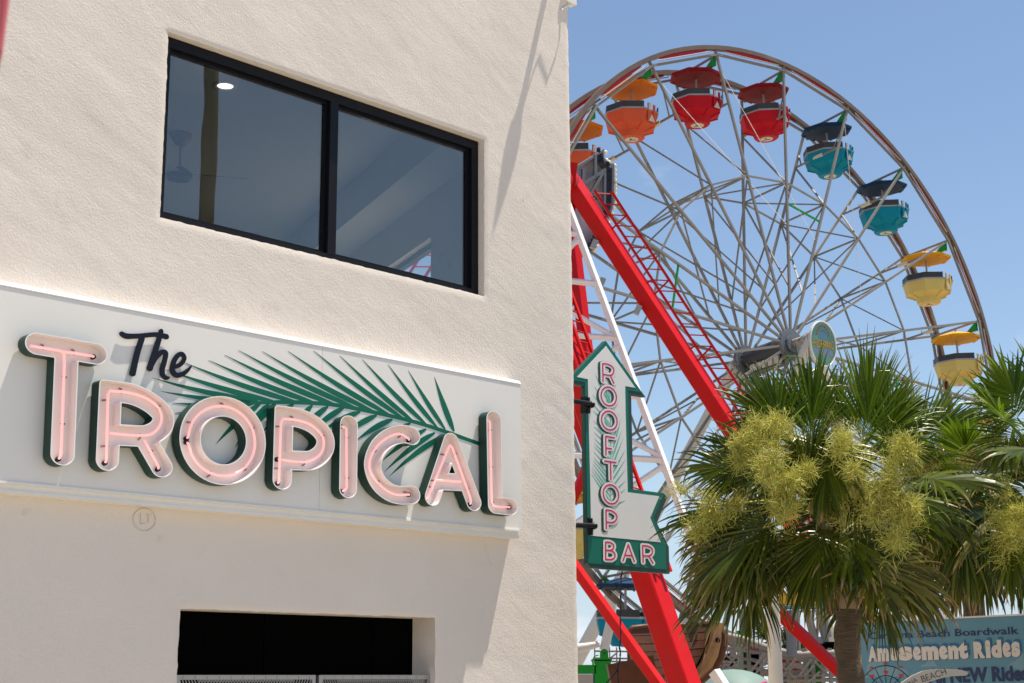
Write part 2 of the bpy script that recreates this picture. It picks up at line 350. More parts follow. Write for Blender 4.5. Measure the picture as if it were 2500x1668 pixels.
def text_geo(body, size=1.0, offset=0.0, space=1.0):
    c = bpy.data.curves.new('t', 'FONT'); c.body = body; c.size = size; c.offset = offset; c.space_character = space; c.resolution_u = 3
    o = bpy.data.objects.new('t', c); COL.objects.link(o); dg = bpy.context.evaluated_depsgraph_get(); dg.update()
    me = bpy.data.meshes.new_from_object(o.evaluated_get(dg)); vs = [v.co.copy() for v in me.vertices]; fs = [tuple(p.vertices) for p in me.polygons]
    bpy.data.objects.remove(o); bpy.data.meshes.remove(me); bpy.data.curves.remove(c)
    return vs, fs

# ------------------------------------------------------------------ ground
g = MB(); g.add([(-900, -900, 0), (900, -900, 0), (900, 1500, 0), (-900, 1500, 0)], [(0, 1, 2, 3)])
g.build('ground', M['ground'], kind='structure')

# ------------------------------------------------------------------ the stucco building
UC = W(1400, 834)[0]                                      # corner
VTOP = 9.05
bld = thing('stucco_building', 'cream stucco two storey building with long black window and sign over the entrance', 'building', P3(8, 0, -3))
HOLES = [(6.205, 9.785, 5.212, 6.787, .12), (6.542, 9.172, 0.0, 2.178, .30)]
def lines(a, b, step, fixed):
    g_ = [x for x in np.arange(a, b, step) if all(abs(x - f) > step * .45 for f in fixed)]
    return sorted(g_ + list(fixed))
us = [-4, -1, 2, 3.5, 4.3] + lines(4.5, UC - .004, .032, [h[0] for h in HOLES] + [h[1] for h in HOLES] + [UC])
vs_ = lines(0, 1.25, .3, [0]) + lines(1.3, VTOP, .032, [h[2] for h in HOLES if h[2] > 1] + [h[3] for h in HOLES] + [VTOP])
nu, nv = len(us), len(vs_)
def relief(u, v):                                         # trowel marks slope down to the right
    e, f = u * .88 - v * .47, u * .47 + v * .88
    a = noise.noise(V((e * .8, f * 1.7, 3.1))) * .0034 + max(0, noise.noise(V((e * 1.9, f * 5.0, 7.7))) - .12) * .0032 + noise.noise(V((u * 3.1, v * 3.3, 9))) * .0014 + noise.noise(V((u * 9, v * 9, 8))) * .0009 + noise.noise(V((u * 24, v * 24, 1))) * .0006
    return a + max(0, noise.noise(V((u * .8, v * .9, 5.5)))) * .005
V_, idx = [], {}
for j, v in enumerate(vs_):
    for i, u in enumerate(us):
        if any(h[0] < u < h[1] and h[2] < v < h[3] for h in HOLES): continue
        du = dv = 0; w = relief(u, v) if u > 4 else 0
        e = min((max(h[0] - u, u - h[1], h[2] - v, v - h[3], 0) for h in HOLES))
        if e < .001 and v > .01:
            du = noise.noise(V((u * 14, v * 14, 2))) * .009; dv = noise.noise(V((u * 14, v * 14, 4))) * .008; w -= .007
        if u == UC: du = noise.noise(V((1, v * 9, 2))) * .010 + noise.noise(V((1, v * 31, 2))) * .004; w -= .01
        idx[(i, j)] = len(V_); V_.append(P3(u + du, v + dv, w))
F_ = [(idx[(i, j)], idx[(i + 1, j)], idx[(i + 1, j + 1)], idx[(i, j + 1)]) for j in range(nv - 1) for i in range(nu - 1)
      if all(k in idx for k in ((i, j), (i + 1, j), (i + 1, j + 1), (i, j + 1))) and not any(h[0] < (us[i] + us[i + 1]) / 2 < h[1] and h[2] < (vs_[j] + vs_[j + 1]) / 2 < h[3] for h in HOLES)]
wall = MB(); wall.v = [tuple(p) for p in V_]; wall.f = [list(f) for f in F_]; wall.m = [0] * len(F_)
for h in HOLES:                                           # reveals run in from the same wavering edge
    i0, i1 = us.index(h[0]), us.index(h[1]); j0, j1 = vs_.index(h[2]), vs_.index(h[3])
    ring = [(i, j0) for i in range(i0, i1)] + [(i1, j) for j in range(j0, j1)] + [(i, j1) for i in range(i1, i0, -1)] + [(i0, j) for j in range(j1, j0, -1)]
    b = len(wall.v); k = len(ring)
    for d in (.02, h[4]):
        for (i, j) in ring: wall.v.append(tuple(P3(us[i] + (.004 if d > .1 else 0) * (1 if i == i0 else -1 if i == i1 else 0), vs_[j], -d)))
    for q in range(k):
        q2 = (q + 1) % k
        wall.f += [[idx[ring[q]], b + q, b + q2, idx[ring[q2]]], [b + q, b + k + q, b + k + q2, b + q2]]; wall.m += [0, 0]
wobj = wall.build('front_wall', M['stucco'], bld, smooth=True, auto=50)
SAZW = R(-25.4); SD = V((math.sin(SAZW), math.cos(SAZW), 0)); SN = V((math.cos(SAZW), -math.sin(SAZW), 0)); CORN = P3(UC, 0, 0)
def side(s, v, t=0.0): return CORN + SD * s + SN * t + Z * v
def sbox(m, s0, s1, v0, v1, t0, t1): m.frame(side((s0 + s1) / 2, (v0 + v1) / 2, (t0 + t1) / 2), SD * (s1 - s0) / 2, SN * (t1 - t0) / 2, Z * (v1 - v0) / 2)
sw = MB()
for a in ((.02, 3.19, 0, VTOP), (6.4, 12, 0, VTOP), (3.19, 6.4, 0, 5.2), (3.19, 6.4, 6.9, VTOP)): sbox(sw, *a, -.25, -.012)
sw.build('side_wall', M['stucco'], bld)
sf = MB()
for a in ((3.2, 6.39, 6.83, 6.895), (3.2, 6.39, 5.205, 5.27), (3.2, 3.27, 5.27, 6.83), (6.32, 6.39, 5.27, 6.83)): sbox(sf, *a, -.16, -.08)
sf.build('side_window_frame', M['black'], bld)
# interior of the upper room, roof, back
rm = MB()
far = side(12, 0, -.25); CEIL = 7.95
rm.add([P3(-4, CEIL, -.13), P3(UC, CEIL, -.13), side(12, CEIL, -.02), far + Z * CEIL - UD * 16], [(3, 2, 1, 0)])
rm.add([P3(-4, 4.55, -.13), P3(UC, 4.55, -.13), side(12, 4.55, -.02), far + Z * 4.55 - UD * 16], [(0, 1, 2, 3)])
rm.add([side(11.9, 0, -.02), far - UD * 16, far - UD * 16 + Z * VTOP, side(11.9, VTOP, -.02)], [(0, 1, 2, 3)])
rm.add([P3(-4, 0, -.13), P3(-4, VTOP, -.13), far - UD * 16 + Z * VTOP, far - UD * 16], [(0, 1, 2, 3)])
sbox(rm, .2, 12, 7.45, CEIL, -.8, -.251)
rm.build('upper_room', M['room'], bld)
rf = MB(); rf.add([P3(-4, VTOP - .02, -.02), P3(UC, VTOP - .02, -.02), side(12, VTOP - .02, -.02), far + Z * (VTOP - .02) - UD * 16], [(0, 1, 2, 3)])
rf.build('roof', M['ground'], bld)
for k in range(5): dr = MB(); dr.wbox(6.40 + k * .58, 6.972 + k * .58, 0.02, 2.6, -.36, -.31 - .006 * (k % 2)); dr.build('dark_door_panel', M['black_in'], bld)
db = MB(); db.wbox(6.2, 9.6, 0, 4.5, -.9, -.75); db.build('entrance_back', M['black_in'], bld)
# long window
wu0, wu1, wv0, wv1 = HOLES[0][:4]; wu0 -= .01; wu1 -= .006; wv0 -= .005; wv1 -= .004
MU = W(806, 480, -.12)[0]
win = MB()
fr = .085
win.wbox(wu0, wu1, wv1 - fr, wv1, -.20, -.085); win.wbox(wu0, wu1, wv0, wv0 + .075, -.20, -.085)
win.wbox(wu0, wu0 + fr, wv0 + .075, wv1 - fr, -.20, -.085); win.wbox(wu1 - fr, wu1, wv0 + .075, wv1 - fr, -.20, -.085)
win.wbox(MU - .045, MU + .045, wv0 + .075, wv1 - fr, -.20, -.082)
wobj = win.build('window_frame', M['black'], bld)
for a, b in ((wu0 + fr, MU - .045), (MU + .045, wu1 - fr)):
    s_ = MB(); c, d = wv0 + .075, wv1 - fr; q = .028
    s_.wbox(a, b, d - q, d, -.17, -.125); s_.wbox(a, b, c, c + q, -.17, -.125); s_.wbox(a, a + q, c + q, d - q, -.17, -.125); s_.wbox(b - q, b, c + q, d - q, -.17, -.125)
    so_ = s_.build('sash', M['black'], wobj)
    p = MB(); p.wbox(a + q, b - q, c + q, d - q, -.152, -.146); p.build('pane', M['glass'], wobj)
cp_ = hit(550, 209, V((0, 0, CEIL)), Z)
dl = thing('ceiling_light', 'round lit downlight in the ceiling behind the long window', 'ceiling light', cp_)
m = MB(); m.lathe([(.135, 0), (.135, -.012), (.09, -.012), (.085, -.004)], 28, cp_, m=0, caps=False); m.build('trim_ring', M['white'], dl, smooth=True)
m = MB(); m.lathe([(.085, -.006), (.001, -.007)], 24, cp_); m.build('lamp_disc', M['lamp'], dl)
fp = hit(442, 328, V((0, 0, CEIL)), Z)
fan = thing('ceiling_fan', 'copper ceiling fan hanging behind the left window pane', 'ceiling fan', fp)
m = MB(); m.lathe([(.13, 0), (.12, -.05), (.06, -.13), (.02, -.15)], 20, fp); m.build('canopy', M['copper'], fan, smooth=True)
m = MB(); m.lathe([(.015, -.13), (.015, -.42)], 8, fp); m.build('rod', M['copper'], fan)
m = MB(); m.lathe([(.03, -.40), (.10, -.44), (.16, -.50), (.13, -.56), (.05, -.58)], 20, fp); m.build('motor', M['black'], fan, smooth=True)
for k in range(3):
    t = k * 2.094 + .3; d = V((math.cos(t), math.sin(t), 0)); m = MB(); m.bar(fp + d * .15 - Z * .5, fp + d * .8 - Z * .5, .13, .012, Z); m.build('blade', M['room'], fan)
# steel screens across the foot of the entrance
for k, (a, b, lab) in enumerate(((6.575, 7.905, 'left perforated steel screen across the dark entrance'), (7.94, 9.17, 'right perforated steel screen across the dark entrance'))):
    z0 = 1.685; sc = thing('steel_screen', lab, 'screen', P3((a + b) / 2, 0, -.08), 'steel screens across the entrance')
    m = MB(); e = .035
    for q in ((a, b, z0 - e, z0), (a, b, .1, .1 + e), (a, a + e, .1 + e, z0 - e), (b - e, b, .1 + e, z0 - e)): m.wbox(*q, -.10, -.065)
    m.build('frame', M['alu'], sc)
    m = MB(); n_ = 46; w_ = (b - a - 2 * e)
    for i in range(n_):
        for sgn in (-1, 1):
            x0 = a + e + w_ * i / n_; 
            for (va, vb) in ((1.30, z0 - e),):
                dx = sgn * (vb - va) * .5
                xa, xb = x0 + w_ / n_ / 2, x0 + w_ / n_ / 2 + dx
                if xb < a + e: vb = va + (vb - va) * (a + e - xa) / (xb - xa); xb = a + e
                if xb > b - e: vb = va + (vb - va) * (b - e - xa) / (xb - xa); xb = b - e
                m.bar(P3(xa, va, -.082), P3(xb, vb, -.082 + .003 * sgn), .007, .004, ND)
    mo = m.build('mesh_infill', M['alu'], sc, kind='stuff')
    m = MB()
    for i in range(12): m.lathe([(.009, 0), (.006, .006)], 8, P3(a + .06 + (b - a - .12) * i / 11, z0 - .018, -.065), ND)
    m.build('rivets', M['alu'], sc)
# pencilled LT in a ring on the wall below the sign
def wall_line(m, pts, w, r=.003):
    q = [W(x, y) for x, y in pts]; m.tube([P3(u, v, .004 + relief(u, v)) for u, v in q], r, 4)
m = MB(); z1 = lambda x, y: (x / 2.24, 640 + y / 2.24); z2 = lambda x, y: (600 + x / 2.613, 740 + y / 2.613)
wall_line(m, [z1(788 + 61 * math.cos(t), 1408 + 62 * math.sin(t)) for t in np.linspace(.2, 6.4, 30)], 0)
wall_line(m, [z1(*p) for p in ((768, 1372), (766, 1432), (795, 1430))], 0); wall_line(m, [z1(*p) for p in ((795, 1382), (828, 1380))], 0); wall_line(m, [z1(*p) for p in ((812, 1382), (808, 1425))], 0)
tag(m.build('pencil_mark', M['pencil'], None), 'faint pencilled letters LT in a ring on the stucco below the sign', 'wall mark')

for ck in (((1177, 1320), (1183, 1336), (1190, 1352), (1193, 1366), (1199, 1382)),):
    m = MB(); wall_line(m, ck, 0, .0011); m.build('hairline_crack', M['pencil'], bld)
# ------------------------------------------------------------------ main sign
sign = thing('wall_sign', 'long white sign board reading The Tropical in pink neon letters over a green palm leaf', 'sign', P3(7.4, 3.6, 0))
PW = .14
su_seam = W(*z2(470, 1180), PW)[0]; SU1 = W(1272, 1100, PW)[0]; SU0 = 4.2; VB, VT = 3.0, 4.375
for a, b in ((SU0, su_seam - .0015), (su_seam + .0015, SU1)):
    m = MB(); m.wbox(a, b, VB, VT, .0, PW); m.build('board_panel', M['panel'], sign)
m = MB(); m.prism([[(0, VT + .002), (PW + .004, VT + .002), (PW + .004, VT + .012), (PW - .03, VT + .045), (0, VT + .045)]], lambda a, b, c: P3(c, b, a), SU0, SU1 + .004)
m.build('top_trim', M['trim'], sign)
m = MB(); m.wbox(SU0, SU1 - .03, VB - .018, VB - .001, 0, PW + .012); m.wbox(SU0, SU1 - .03, VB - .058, VB - .018, 0, PW - .02); m.wbox(SU0, SU1 - .02, VB - .078, VB - .058, 0, PW - .012)
m.build('bottom_trim', M['trim'], sign)
# printed palm leaf
def leaflet(m, f3, tip, base, wid, w0, w1, bend=.0):
    a, b = np.array(tip), np.array(base); d = b - a; L_ = np.hypot(*d); n = np.array((-d[1], d[0])) / L_
    T = np.linspace(0, 1, 9); prof = [0, .26, .5, .72, .9, 1.0, .98, .8, .30]
    c = [a + d * t + n * bend * L_ * 4 * t * (1 - t) for t in T]
    up = [tuple(c[i] + n * wid / 2 * prof[i]) for i in range(9)]; dn = [tuple(c[i] - n * wid / 2 * prof[i]) for i in range(8, 0, -1)]
    m.prism([up + dn], f3, w0, w1, back=False)
leafm = MB()
wz2 = lambda p, w=PW: W(*z2(*p), w)
UPL = [((1203, 470), (1328, 818), .068), ((1037, 430), (1272, 806), .05), ((907, 390), (1222, 795), .05), ((743, 358), (1155, 778), .05), ((600, 335), (1072, 757), .05), ((432, 303), (1005, 735), .05), ((270, 306), (915, 712), .05), ((105, 307), (815, 690), .05), ((-45, 301), (700, 667), .05), ((-135, 330), (580, 652), .05), ((-238, 363), (450, 640), .048), ((-395, 378), (330, 633), .046), ((-512, 423), (190, 630), .046), ((-600, 476), (80, 628), .044), ((-553, 561), (45, 632), .04), ((-470, 637), (40, 640), .04), ((-450, 700), (45, 645), .04)]
LOL = [((912, 1110), (1265, 845)), ((882, 1080), (1205, 828)), ((862, 1015), (1150, 805)), ((800, 960), (1050, 765)), ((700, 880), (935, 742)), ((600, 862), (835, 716)), ((480, 822), (730, 694)), ((400, 835), (625, 668)), ((330, 840), (525, 660)), ((250, 870), (425, 652)), ((100, 830), (305, 645)), ((-20, 880), (190, 640)), ((-71, 923), (150, 640)), ((-194, 905), (95, 640))]
for t, b, w_ in UPL: leaflet(leafm, P3, wz2(t), wz2(b), w_, PW, PW + .002, -.018)
for t, b in LOL: leaflet(leafm, P3, wz2(t), wz2(b), .052, PW, PW + .0024, .03)
rach = [wz2(p) for p in ((30, 640), (200, 632), (400, 637), (600, 655), (900, 715), (1100, 765), (1290, 826), (1400, 866), (1545, 918))]
rl = contours(strokes_pts([[(u, v, .011 + .006 * min(1, i / 8)) for i, (u, v) in enumerate(smooth(rach, 6))]], .013), 0, .004)
leafm.prism(rl, P3, PW, PW + .003, back=False)
leafm.build('palm_leaf_print', M['leafprint'], sign)
# channel letters
LW0, LW1 = PW + .014, PW + .118
SQ = .84
def letter(label, strokes, rad, neon, corners=(), holes=()):
    st = [[W(x, y, LW1) for x, y in s] for s in strokes]
    P = strokes_pts(st, rad)
    for (x, y) in corners:                                # nearly square top-left corner
        u, v = W(x, y, LW1); a = rad; q = .035
        P = np.vstack([P, strokes_pts([[(u - (a - q) / SQ, v - a * .6), (u - (a - q) / SQ, v + a - q), (u + a * .6, v + a - q)]], q)])
    outer = contours(P, 0, .006, SQ); inner = contours(P, -.007, .006, SQ)
    m = MB(); m.prism(outer, P3, LW0, LW1, front=False, back=True)
    lo = m.build('neon_letter', M['dkgreen'], sign, label=label)
    m = MB()
    m.prism(inner, P3, LW0 + .012, LW0 + .012, back=False)
    m.build('face_plate', M['letter_in'], lo)
    m = MB(); b = 0
    for l_ in inner:                                      # inner walls and white lip
        k = len(l_); m.add([P3(u, v, LW1) for u, v in l_] + [P3(u, v, LW0 + .012) for u, v in l_], [(i, (i + 1) % k, k + (i + 1) % k, k + i) for i in range(k)])
    m.build('inner_wall', M['letter_in'], lo, smooth=True)
    m = MB(); m.prism(outer + inner, P3, LW1, LW1 + .003, back=False); m.build('lip', M['ltrim'], lo)
    m = MB(); mc = MB(); me_ = MB(); wn = LW0 + .05
    for s in neon:
        q = [P3(*W(x, y, wn), wn) for x, y in s[1]]; pl = q
        if s[0] == 's': pl = [V(p) for p in smooth([tuple(p) for p in q], 6)]
        m.tube(pl, .0105, 8)
        for k_, (e, f) in enumerate(((pl[0], pl[1]), (pl[-1], pl[-2]))):
            if len(s) > 2 and s[2][k_]:
                d = (e - f).normalized(); m.tube([e, e + d * .012 - ND * .008, e + d * .02 - ND * .03], .0105, 8)
                me_ = MB(); me_.tube([e + d * .018 - ND * .012, e + d * .022 - ND * .037], .019, 10); me_.build('electrode', M['ink'], lo)
        L_ = len(pl); acc = .1; tot = 0
        for a, c in zip(pl[:-1], pl[1:]):
            d = (c - a); ln = d.length; 
            if ln < 1e-6: continue
            while acc < tot + ln:
                p = a + d * ((acc - tot) / ln); sd_ = d.cross(ND).normalized()
                mc.bar(p - sd_ * .016, p + sd_ * .016, .004, .004, ND); mc.tube([p - sd_ * .018, p - sd_ * .028 - ND * .03], .008, 6); acc += .34
            tot += ln
    m.build('neon_tube', M['neon'], lo, smooth=True)
    
    if mc.v: mc.build('tube_support', M['clip'], lo)
    return lo
def ell(c, rx, ry, t0, t1, n=48, slope=.08): return [(c[0] + rx * math.cos(t), c[1] + ry * math.sin(t) + slope * rx * math.cos(t)) for t in np.linspace(t0, t1, n)]
Z1 = lambda *ps: [z1(*p) for p in ps]; Z2 = lambda *ps: [z2(*p) for p in ps]
RB = .0795
letter('tall pink neon letter T at the left end', [Z1((204, 447), (524, 502)), Z1((366, 470), (342, 1052))], RB,
       [('l', Z1((165, 458), (250, 472), (330, 485), (350, 500), (352, 560), (334, 1045), (330, 1062)), (0, 1)), ('l', Z1((335, 488), (420, 500), (505, 514)), (0, 1))])
letter('pink neon letter R beside the T', [Z1((604, 706), (587, 1082)), smooth(Z1((604, 706), (720, 722), (815, 765), (880, 822), (893, 868), (868, 918), (800, 950), (700, 948), (600, 942)), 5), Z1((795, 965), (884, 1120))], RB,
       [('l', Z1((582, 1082), (590, 730), (598, 704)) , (1, 0)), ('s', Z1((598, 704), (700, 714), (800, 745), (868, 800), (883, 862), (860, 915), (810, 945), (700, 945), (600, 935)), (0, 0)), ('l', Z1((790, 975), (860, 1105), (866, 1118)), (0, 1))], corners=Z1((604, 706)))
letter('round pink neon letter O', [[z1(*p) for p in ell((1219, 976), 180, 187, 0, 2 * math.pi, 60, .06)]], RB,
       [('s', [z1(*p) for p in ell((1212, 978), 182, 190, -3.05, 2.98, 26, .06)], (1, 1))])
letter('pink neon letter P after the O', [Z2((243, 720), (232, 1128)), smooth(Z2((243, 720), (340, 735), (430, 775), (495, 840), (508, 905), (480, 965), (420, 1003), (340, 1005), (240, 1000)), 5)], RB,
       [('l', Z2((212, 1135), (224, 770), (236, 738)), (1, 0)), ('s', Z2((236, 738), (330, 748), (420, 780), (485, 845), (497, 910), (470, 970), (400, 1008), (320, 1012), (225, 998)), (0, 1))], corners=Z2((243, 720)))
letter('pink neon letter I between P and C', [Z2((658, 778), (652, 1184))], RB, [('l', Z2((628, 792), (642, 800), (644, 1180), (632, 1192)), (1, 1))])
letter('pink neon letter C', [smooth(Z2((1060, 848), (1000, 836), (920, 858), (850, 918), (812, 1005), (815, 1075), (850, 1150), (915, 1205), (985, 1226), (1060, 1224)), 6)], RB,
       [('s', Z2((1040, 866), (985, 835), (920, 850), (850, 900), (800, 975), (790, 1050), (820, 1120), (890, 1190), (960, 1222), (1040, 1222)), (1, 1))])
letter('pink neon letter A', [Z2((1309, 884), (1192, 1238)), Z2((1309, 884), (1455, 1272)), Z2((1250, 1138), (1395, 1146))], RB * .97,
       [('l', Z2((1160, 1240), (1200, 1150), (1295, 920), (1303, 905)), (1, 0)), ('l', Z2((1303, 905), (1318, 925), (1432, 1240), (1436, 1270)), (0, 1)), ('s', Z2((1185, 1195), (1205, 1140), (1225, 1130), (1375, 1140)), (0, 0))])
letter('tall pink neon letter L at the right end', [Z2((1582, 744), (1592, 1288)), Z2((1592, 1288), (1688, 1300))], RB,
       [('l', Z2((1545, 750), (1558, 760), (1570, 1270), (1580, 1290), (1600, 1298), (1680, 1302)), (1, 1))], corners=())
# the black script word
TH = [[(668, 392, 13), (695, 405, 15), (760, 404, 13), (850, 396, 13), (912, 408, 15)], [(778, 418, 16), (752, 500, 16), (728, 608, 17)], [(883, 378, 13), (866, 440, 15), (840, 520, 15), (822, 580, 17)],
      [(828, 575, 10), (850, 528, 13), (882, 495, 14), (908, 497, 14), (902, 540, 14), (890, 585, 14), (893, 618, 14), (912, 634, 11), (926, 630, 5)],
      [(940, 578, 11), (985, 562, 12), (1010, 528, 12), (998, 504, 13), (975, 510, 13), (952, 545, 14), (945, 590, 15), (965, 618, 14), (1000, 612, 13), (1030, 590, 9), (1049, 567, 3)]]
sw_ = .165; strk = []
for s in TH:
    q = smooth(s, 5); strk.append([(*W(*z1(x, y), sw_), r / 2.24 / 318) for x, y, r in q])
m = MB(); m.prism(contours(strokes_pts(strk, .02, .003), 0, .0035), P3, PW + .012, sw_); m.build('script_word', M['ink'], sign, label='black script word The')

# ------------------------------------------------------------------ arrow sign
AW = -.25
a1 = lambda x, y: W(1395 + x / 7.84, 820 + y / 7.84, AW)
a2 = lambda x, y: W(1395 + x / 6.272, 1000 + y / 6.272, AW)
a3 = lambda x, y: W(1400 + x / 7.128, 1200 + y / 7.128, AW)
arrow = thing('arrow_sign', 'white and green arrow sign reading Rooftop Bar on black brackets at the building corner', 'sign', P3(11.7, 2.5, AW))
dark = [a1(655, 98), a1(-45, 832), a1(17, 922), a1(252, 968), a2(202, 0), a3(222, 0), a3(235, 700), a3(245, 1250), a3(320, 1335), a3(1672, 1435), a3(1660, 965), a3(1450, 545), a3(1632, 105), a2(1415, 1283), a2(948, 1220), a2(920, 0), a1(1145, 1130), a1(1418, 1175)]
grn = [a1(655, 98), a1(-45, 832), a1(252, 890), a2(210, 0), a3(228, 0), a3(240, 700), a3(248, 1248), a3(1612, 1358), a3(1605, 985), a3(1592, 905), a3(1390, 465), a3(1570, 30), a2(1415, 1283), a2(892, 1215), a2(868, 0), a1(1075, 1042), a1(1340, 1085)]
wht = [a1(655, 198), a1(100, 790), a1(308, 832), a1(320, 1500), a3(288, 0), a3(300, 770), a3(1510, 885), a3(1328, 462), a3(1485, 85), a2(855, 1268), a2(822, 0), a1(1020, 965), a1(1215, 997)]
m = MB(); m.prism([dark[::-1]], P3, AW - .05, AW); m.build('cabinet', M['adark'], arrow)
m = MB(); m.prism([grn[::-1]], P3, AW + .001, AW + .004); m.build('green_border', M['agreen'], arrow)
m = MB(); m.prism([wht[::-1]], P3, AW + .0045, AW + .007); m.build('white_face', M['awhite'], arrow)
m = MB()
LT_ = [(a2, (325, 20), (585, 260)), (a2, (335, 175), (590, 420)), (a2, (340, 262), (590, 505)), (a2, (340, 350), (590, 590)), (a2, (345, 445), (592, 690)), (a2, (345, 515), (592, 770)), (a2, (338, 562), (592, 840)), (a2, (338, 650), (592, 940)), (a2, (338, 737), (592, 1040)), (a2, (330, 783), (592, 1110)), (a2, (320, 830), (590, 1190)), (a2, (310, 885), (588, 1260)), (a2, (303, 935), (585, 1330)), (a2, (295, 985), (580, 1400)),
       (a2, (720, 50), (640, 480)), (a2, (752, 145), (625, 620)), (a2, (765, 300), (615, 760)), (a2, (785, 440), (610, 880)), (a2, (820, 610), (606, 1010)), (a2, (825, 755), (604, 1110)), (a2, (825, 910), (602, 1210)), (a2, (825, 1085), (600, 1310)), (a2, (825, 1215), (598, 1400)), (a2, (820, 1390), (590, 1500)),
       (a1, (480, 590), (720, 1250)), (a1, (440, 730), (725, 1330)), (a1, (425, 960), (730, 1480)), (a1, (400, 1130), (732, 1560)), (a1, (400, 1300), (735, 1700)), (a1, (410, 1440), (735, 1800)), (a1, (640, 1000), (720, 1560)), (a1, (700, 1000), (722, 1560)), (a1, (760, 1040), (735, 1640))]
for fn, t, b in LT_: leaflet(m, P3, fn(*t), fn(*b), .021, AW + .007, AW + .0082, .0)
m.prism(contours(strokes_pts([[a1(720, 1150), a2(592, 300), a2(594, 700), a2(592, 1100), a2(585, 1470)]], .006), 0, .003), P3, AW + .007, AW + .0085, back=False)
m.build('leaf_print', M['ateal'], arrow)
def aell(fn, c, rx, ry): return [fn(c[0] + rx * math.cos(t), c[1] + ry * math.sin(t) + .16 * rx * math.cos(t)) for t in np.linspace(0, 2 * math.pi, 40)]
def fm(fn, ps, s=False): q = [fn(*p) for p in ps]; return smooth(q, 5) if s else q
AL = [('R', [fm(a1, [(590, 872), (582, 538)]), fm(a1, [(582, 538), (680, 548), (768, 598), (797, 662), (772, 735), (720, 760), (592, 742)], 1), fm(a1, [(730, 765), (797, 908)])], 1),
      ('O', [aell(a1, (699, 1163), 146, 178)], 1), ('O', [aell(a2, (568, 171), 119, 143)], 1),
      ('F', [fm(a2, [(645, 435), (512, 412), (516, 690)]), fm(a2, [(514, 592), (600, 604)])], 1), ('T', [fm(a2, [(498, 790), (668, 814)]), fm(a2, [(585, 802), (592, 1072)])], 1),
      ('O', [aell(a2, (592, 1300), 118, 145)], 1), ('P', [fm(a3, [(557, 648), (552, 325)]), fm(a3, [(552, 325), (640, 338), (718, 388), (741, 450), (712, 515), (650, 545), (556, 532)], 1)], 1),
      ('B', [fm(a3, [(545, 1183), (545, 885)]), fm(a3, [(545, 885), (622, 890), (675, 925), (685, 970), (655, 1015), (605, 1028), (548, 1024)], 1), fm(a3, [(605, 1028), (675, 1050), (708, 1105), (695, 1155), (640, 1188), (545, 1183)], 1)], 0),
      ('A', [fm(a3, [(848, 1206), (938, 928), (1045, 1220)]), fm(a3, [(888, 1110), (1000, 1120)])], 0),
      ('R', [fm(a3, [(1198, 1233), (1188, 945)]), fm(a3, [(1188, 945), (1280, 955), (1345, 992), (1362, 1050), (1335, 1103), (1280, 1125), (1195, 1118)], 1), fm(a3, [(1300, 1130), (1368, 1248)])], 0)]
ASQ = .72
for nm, st, shadow in AL:
    r0 = .027; sq = ASQ
    P = strokes_pts(st, r0, .004)
    if shadow:
        Q = np.vstack([P + np.array([-.030 * t, -.0, 0]) + np.array([0, -.012 * t, 0]) for t in np.linspace(0, 1, 9)])
        m = MB(); m.prism(contours(Q, .0022, .003, sq), P3, AW + .009, AW + .010, back=False); m.build('letter_shadow', M['adark'], arrow)
    m = MB(); m.prism(contours(P, 0, .003, sq), P3, AW + .0105, AW + .012, back=False); lo = m.build('letter', M['awhite'], arrow)
    P[:, 2] = .0085
    m = MB(); m.prism(contours(P, 0, .002, .85), P3, AW + .012, AW + .0135, back=False); m.build('inline', M['apink'], lo)
for (fa, p0, p1, plate, knob) in ((a1, (-60, 1250), (330, 1312), (250, 1185, 335, 1475), (350, 1325)), (a3, (-40, 590), (300, 600), (242, 470, 315, 755), (325, 605))):
    m = MB(); q0, q1 = fa(*p0), fa(*p1); m.tube([P3(q0[0], q0[1], AW + .03), P3(q1[0], q1[1], AW + .03)], .026, 10)
    x0, y0 = fa(plate[0], plate[3]); x1, y1 = fa(plate[2], plate[1]); m.wbox(x0, x1, y0, y1, AW - .056, AW + .016)
    kx, ky = fa(*knob); m.lathe([(.001, -.036), (.028, -.022), (.036, 0), (.028, .022), (.001, .036)], 12, P3(kx, ky, AW + .03), UD)
    for s_ in (.12, .88): m.lathe([(.018, 0), (.014, .012)], 8, P3((x0 + x1) / 2, y0 + (y1 - y0) * s_, AW + .016), ND)
    m.build('bracket', M['black'], arrow, smooth=True, auto=35)

# ------------------------------------------------------------------ fittings above the frame that only throw shadows on the wall
tip = W(1202, 574); vr = 8.92; Lr = (vr - tip[1]) / KDOWN; ur = tip[0] + .285 * (vr - tip[1])
m = MB(); b = P3(ur, vr, 0)
m.lathe([(.05, 0), (.05, .012), (.036, .014), (.036, Lr * .50), (.045, Lr * .56), (.085, Lr * .62), (.09, Lr * .72), (.06, Lr * .85), (.008, Lr)], 14, b, ND)
tag(m.build('wall_bracket_lamp', M['dkgrey'], None, smooth=True), 'slim bracket lamp above the window whose long shadow slants down the stucco', 'wall lamp')
m = MB(); sh = [(1369, 25), (1366, 100), (1358, 140), (1338, 200), (1332, 180), (1320, 147), (1312, 165), (1298, 215), (1290, 245)]
q = []
for i, (x, y) in enumerate(sh):
    u, v = W(x, y); w_ = .02 + .20 * i / 8 + .03 * math.sin(i); q.append(P3(u + .285 * KDOWN * w_ * .0 + .285 * (8.80 - v), 8.80 + .02 * i, (8.80 + .02 * i - v) / KDOWN))
m.tube(q, .008, 6); 
u, v = W(1369, 25); m.tube([P3(u, v, .012), P3(UC - .05, v + .06, .012), P3(UC + .012, v + .10, .01), P3(UC + .02, v + .19, .0)], .010, 6); m.wbox(UC - .10, UC + .10, v + .12, v + .20, -.06, .03)
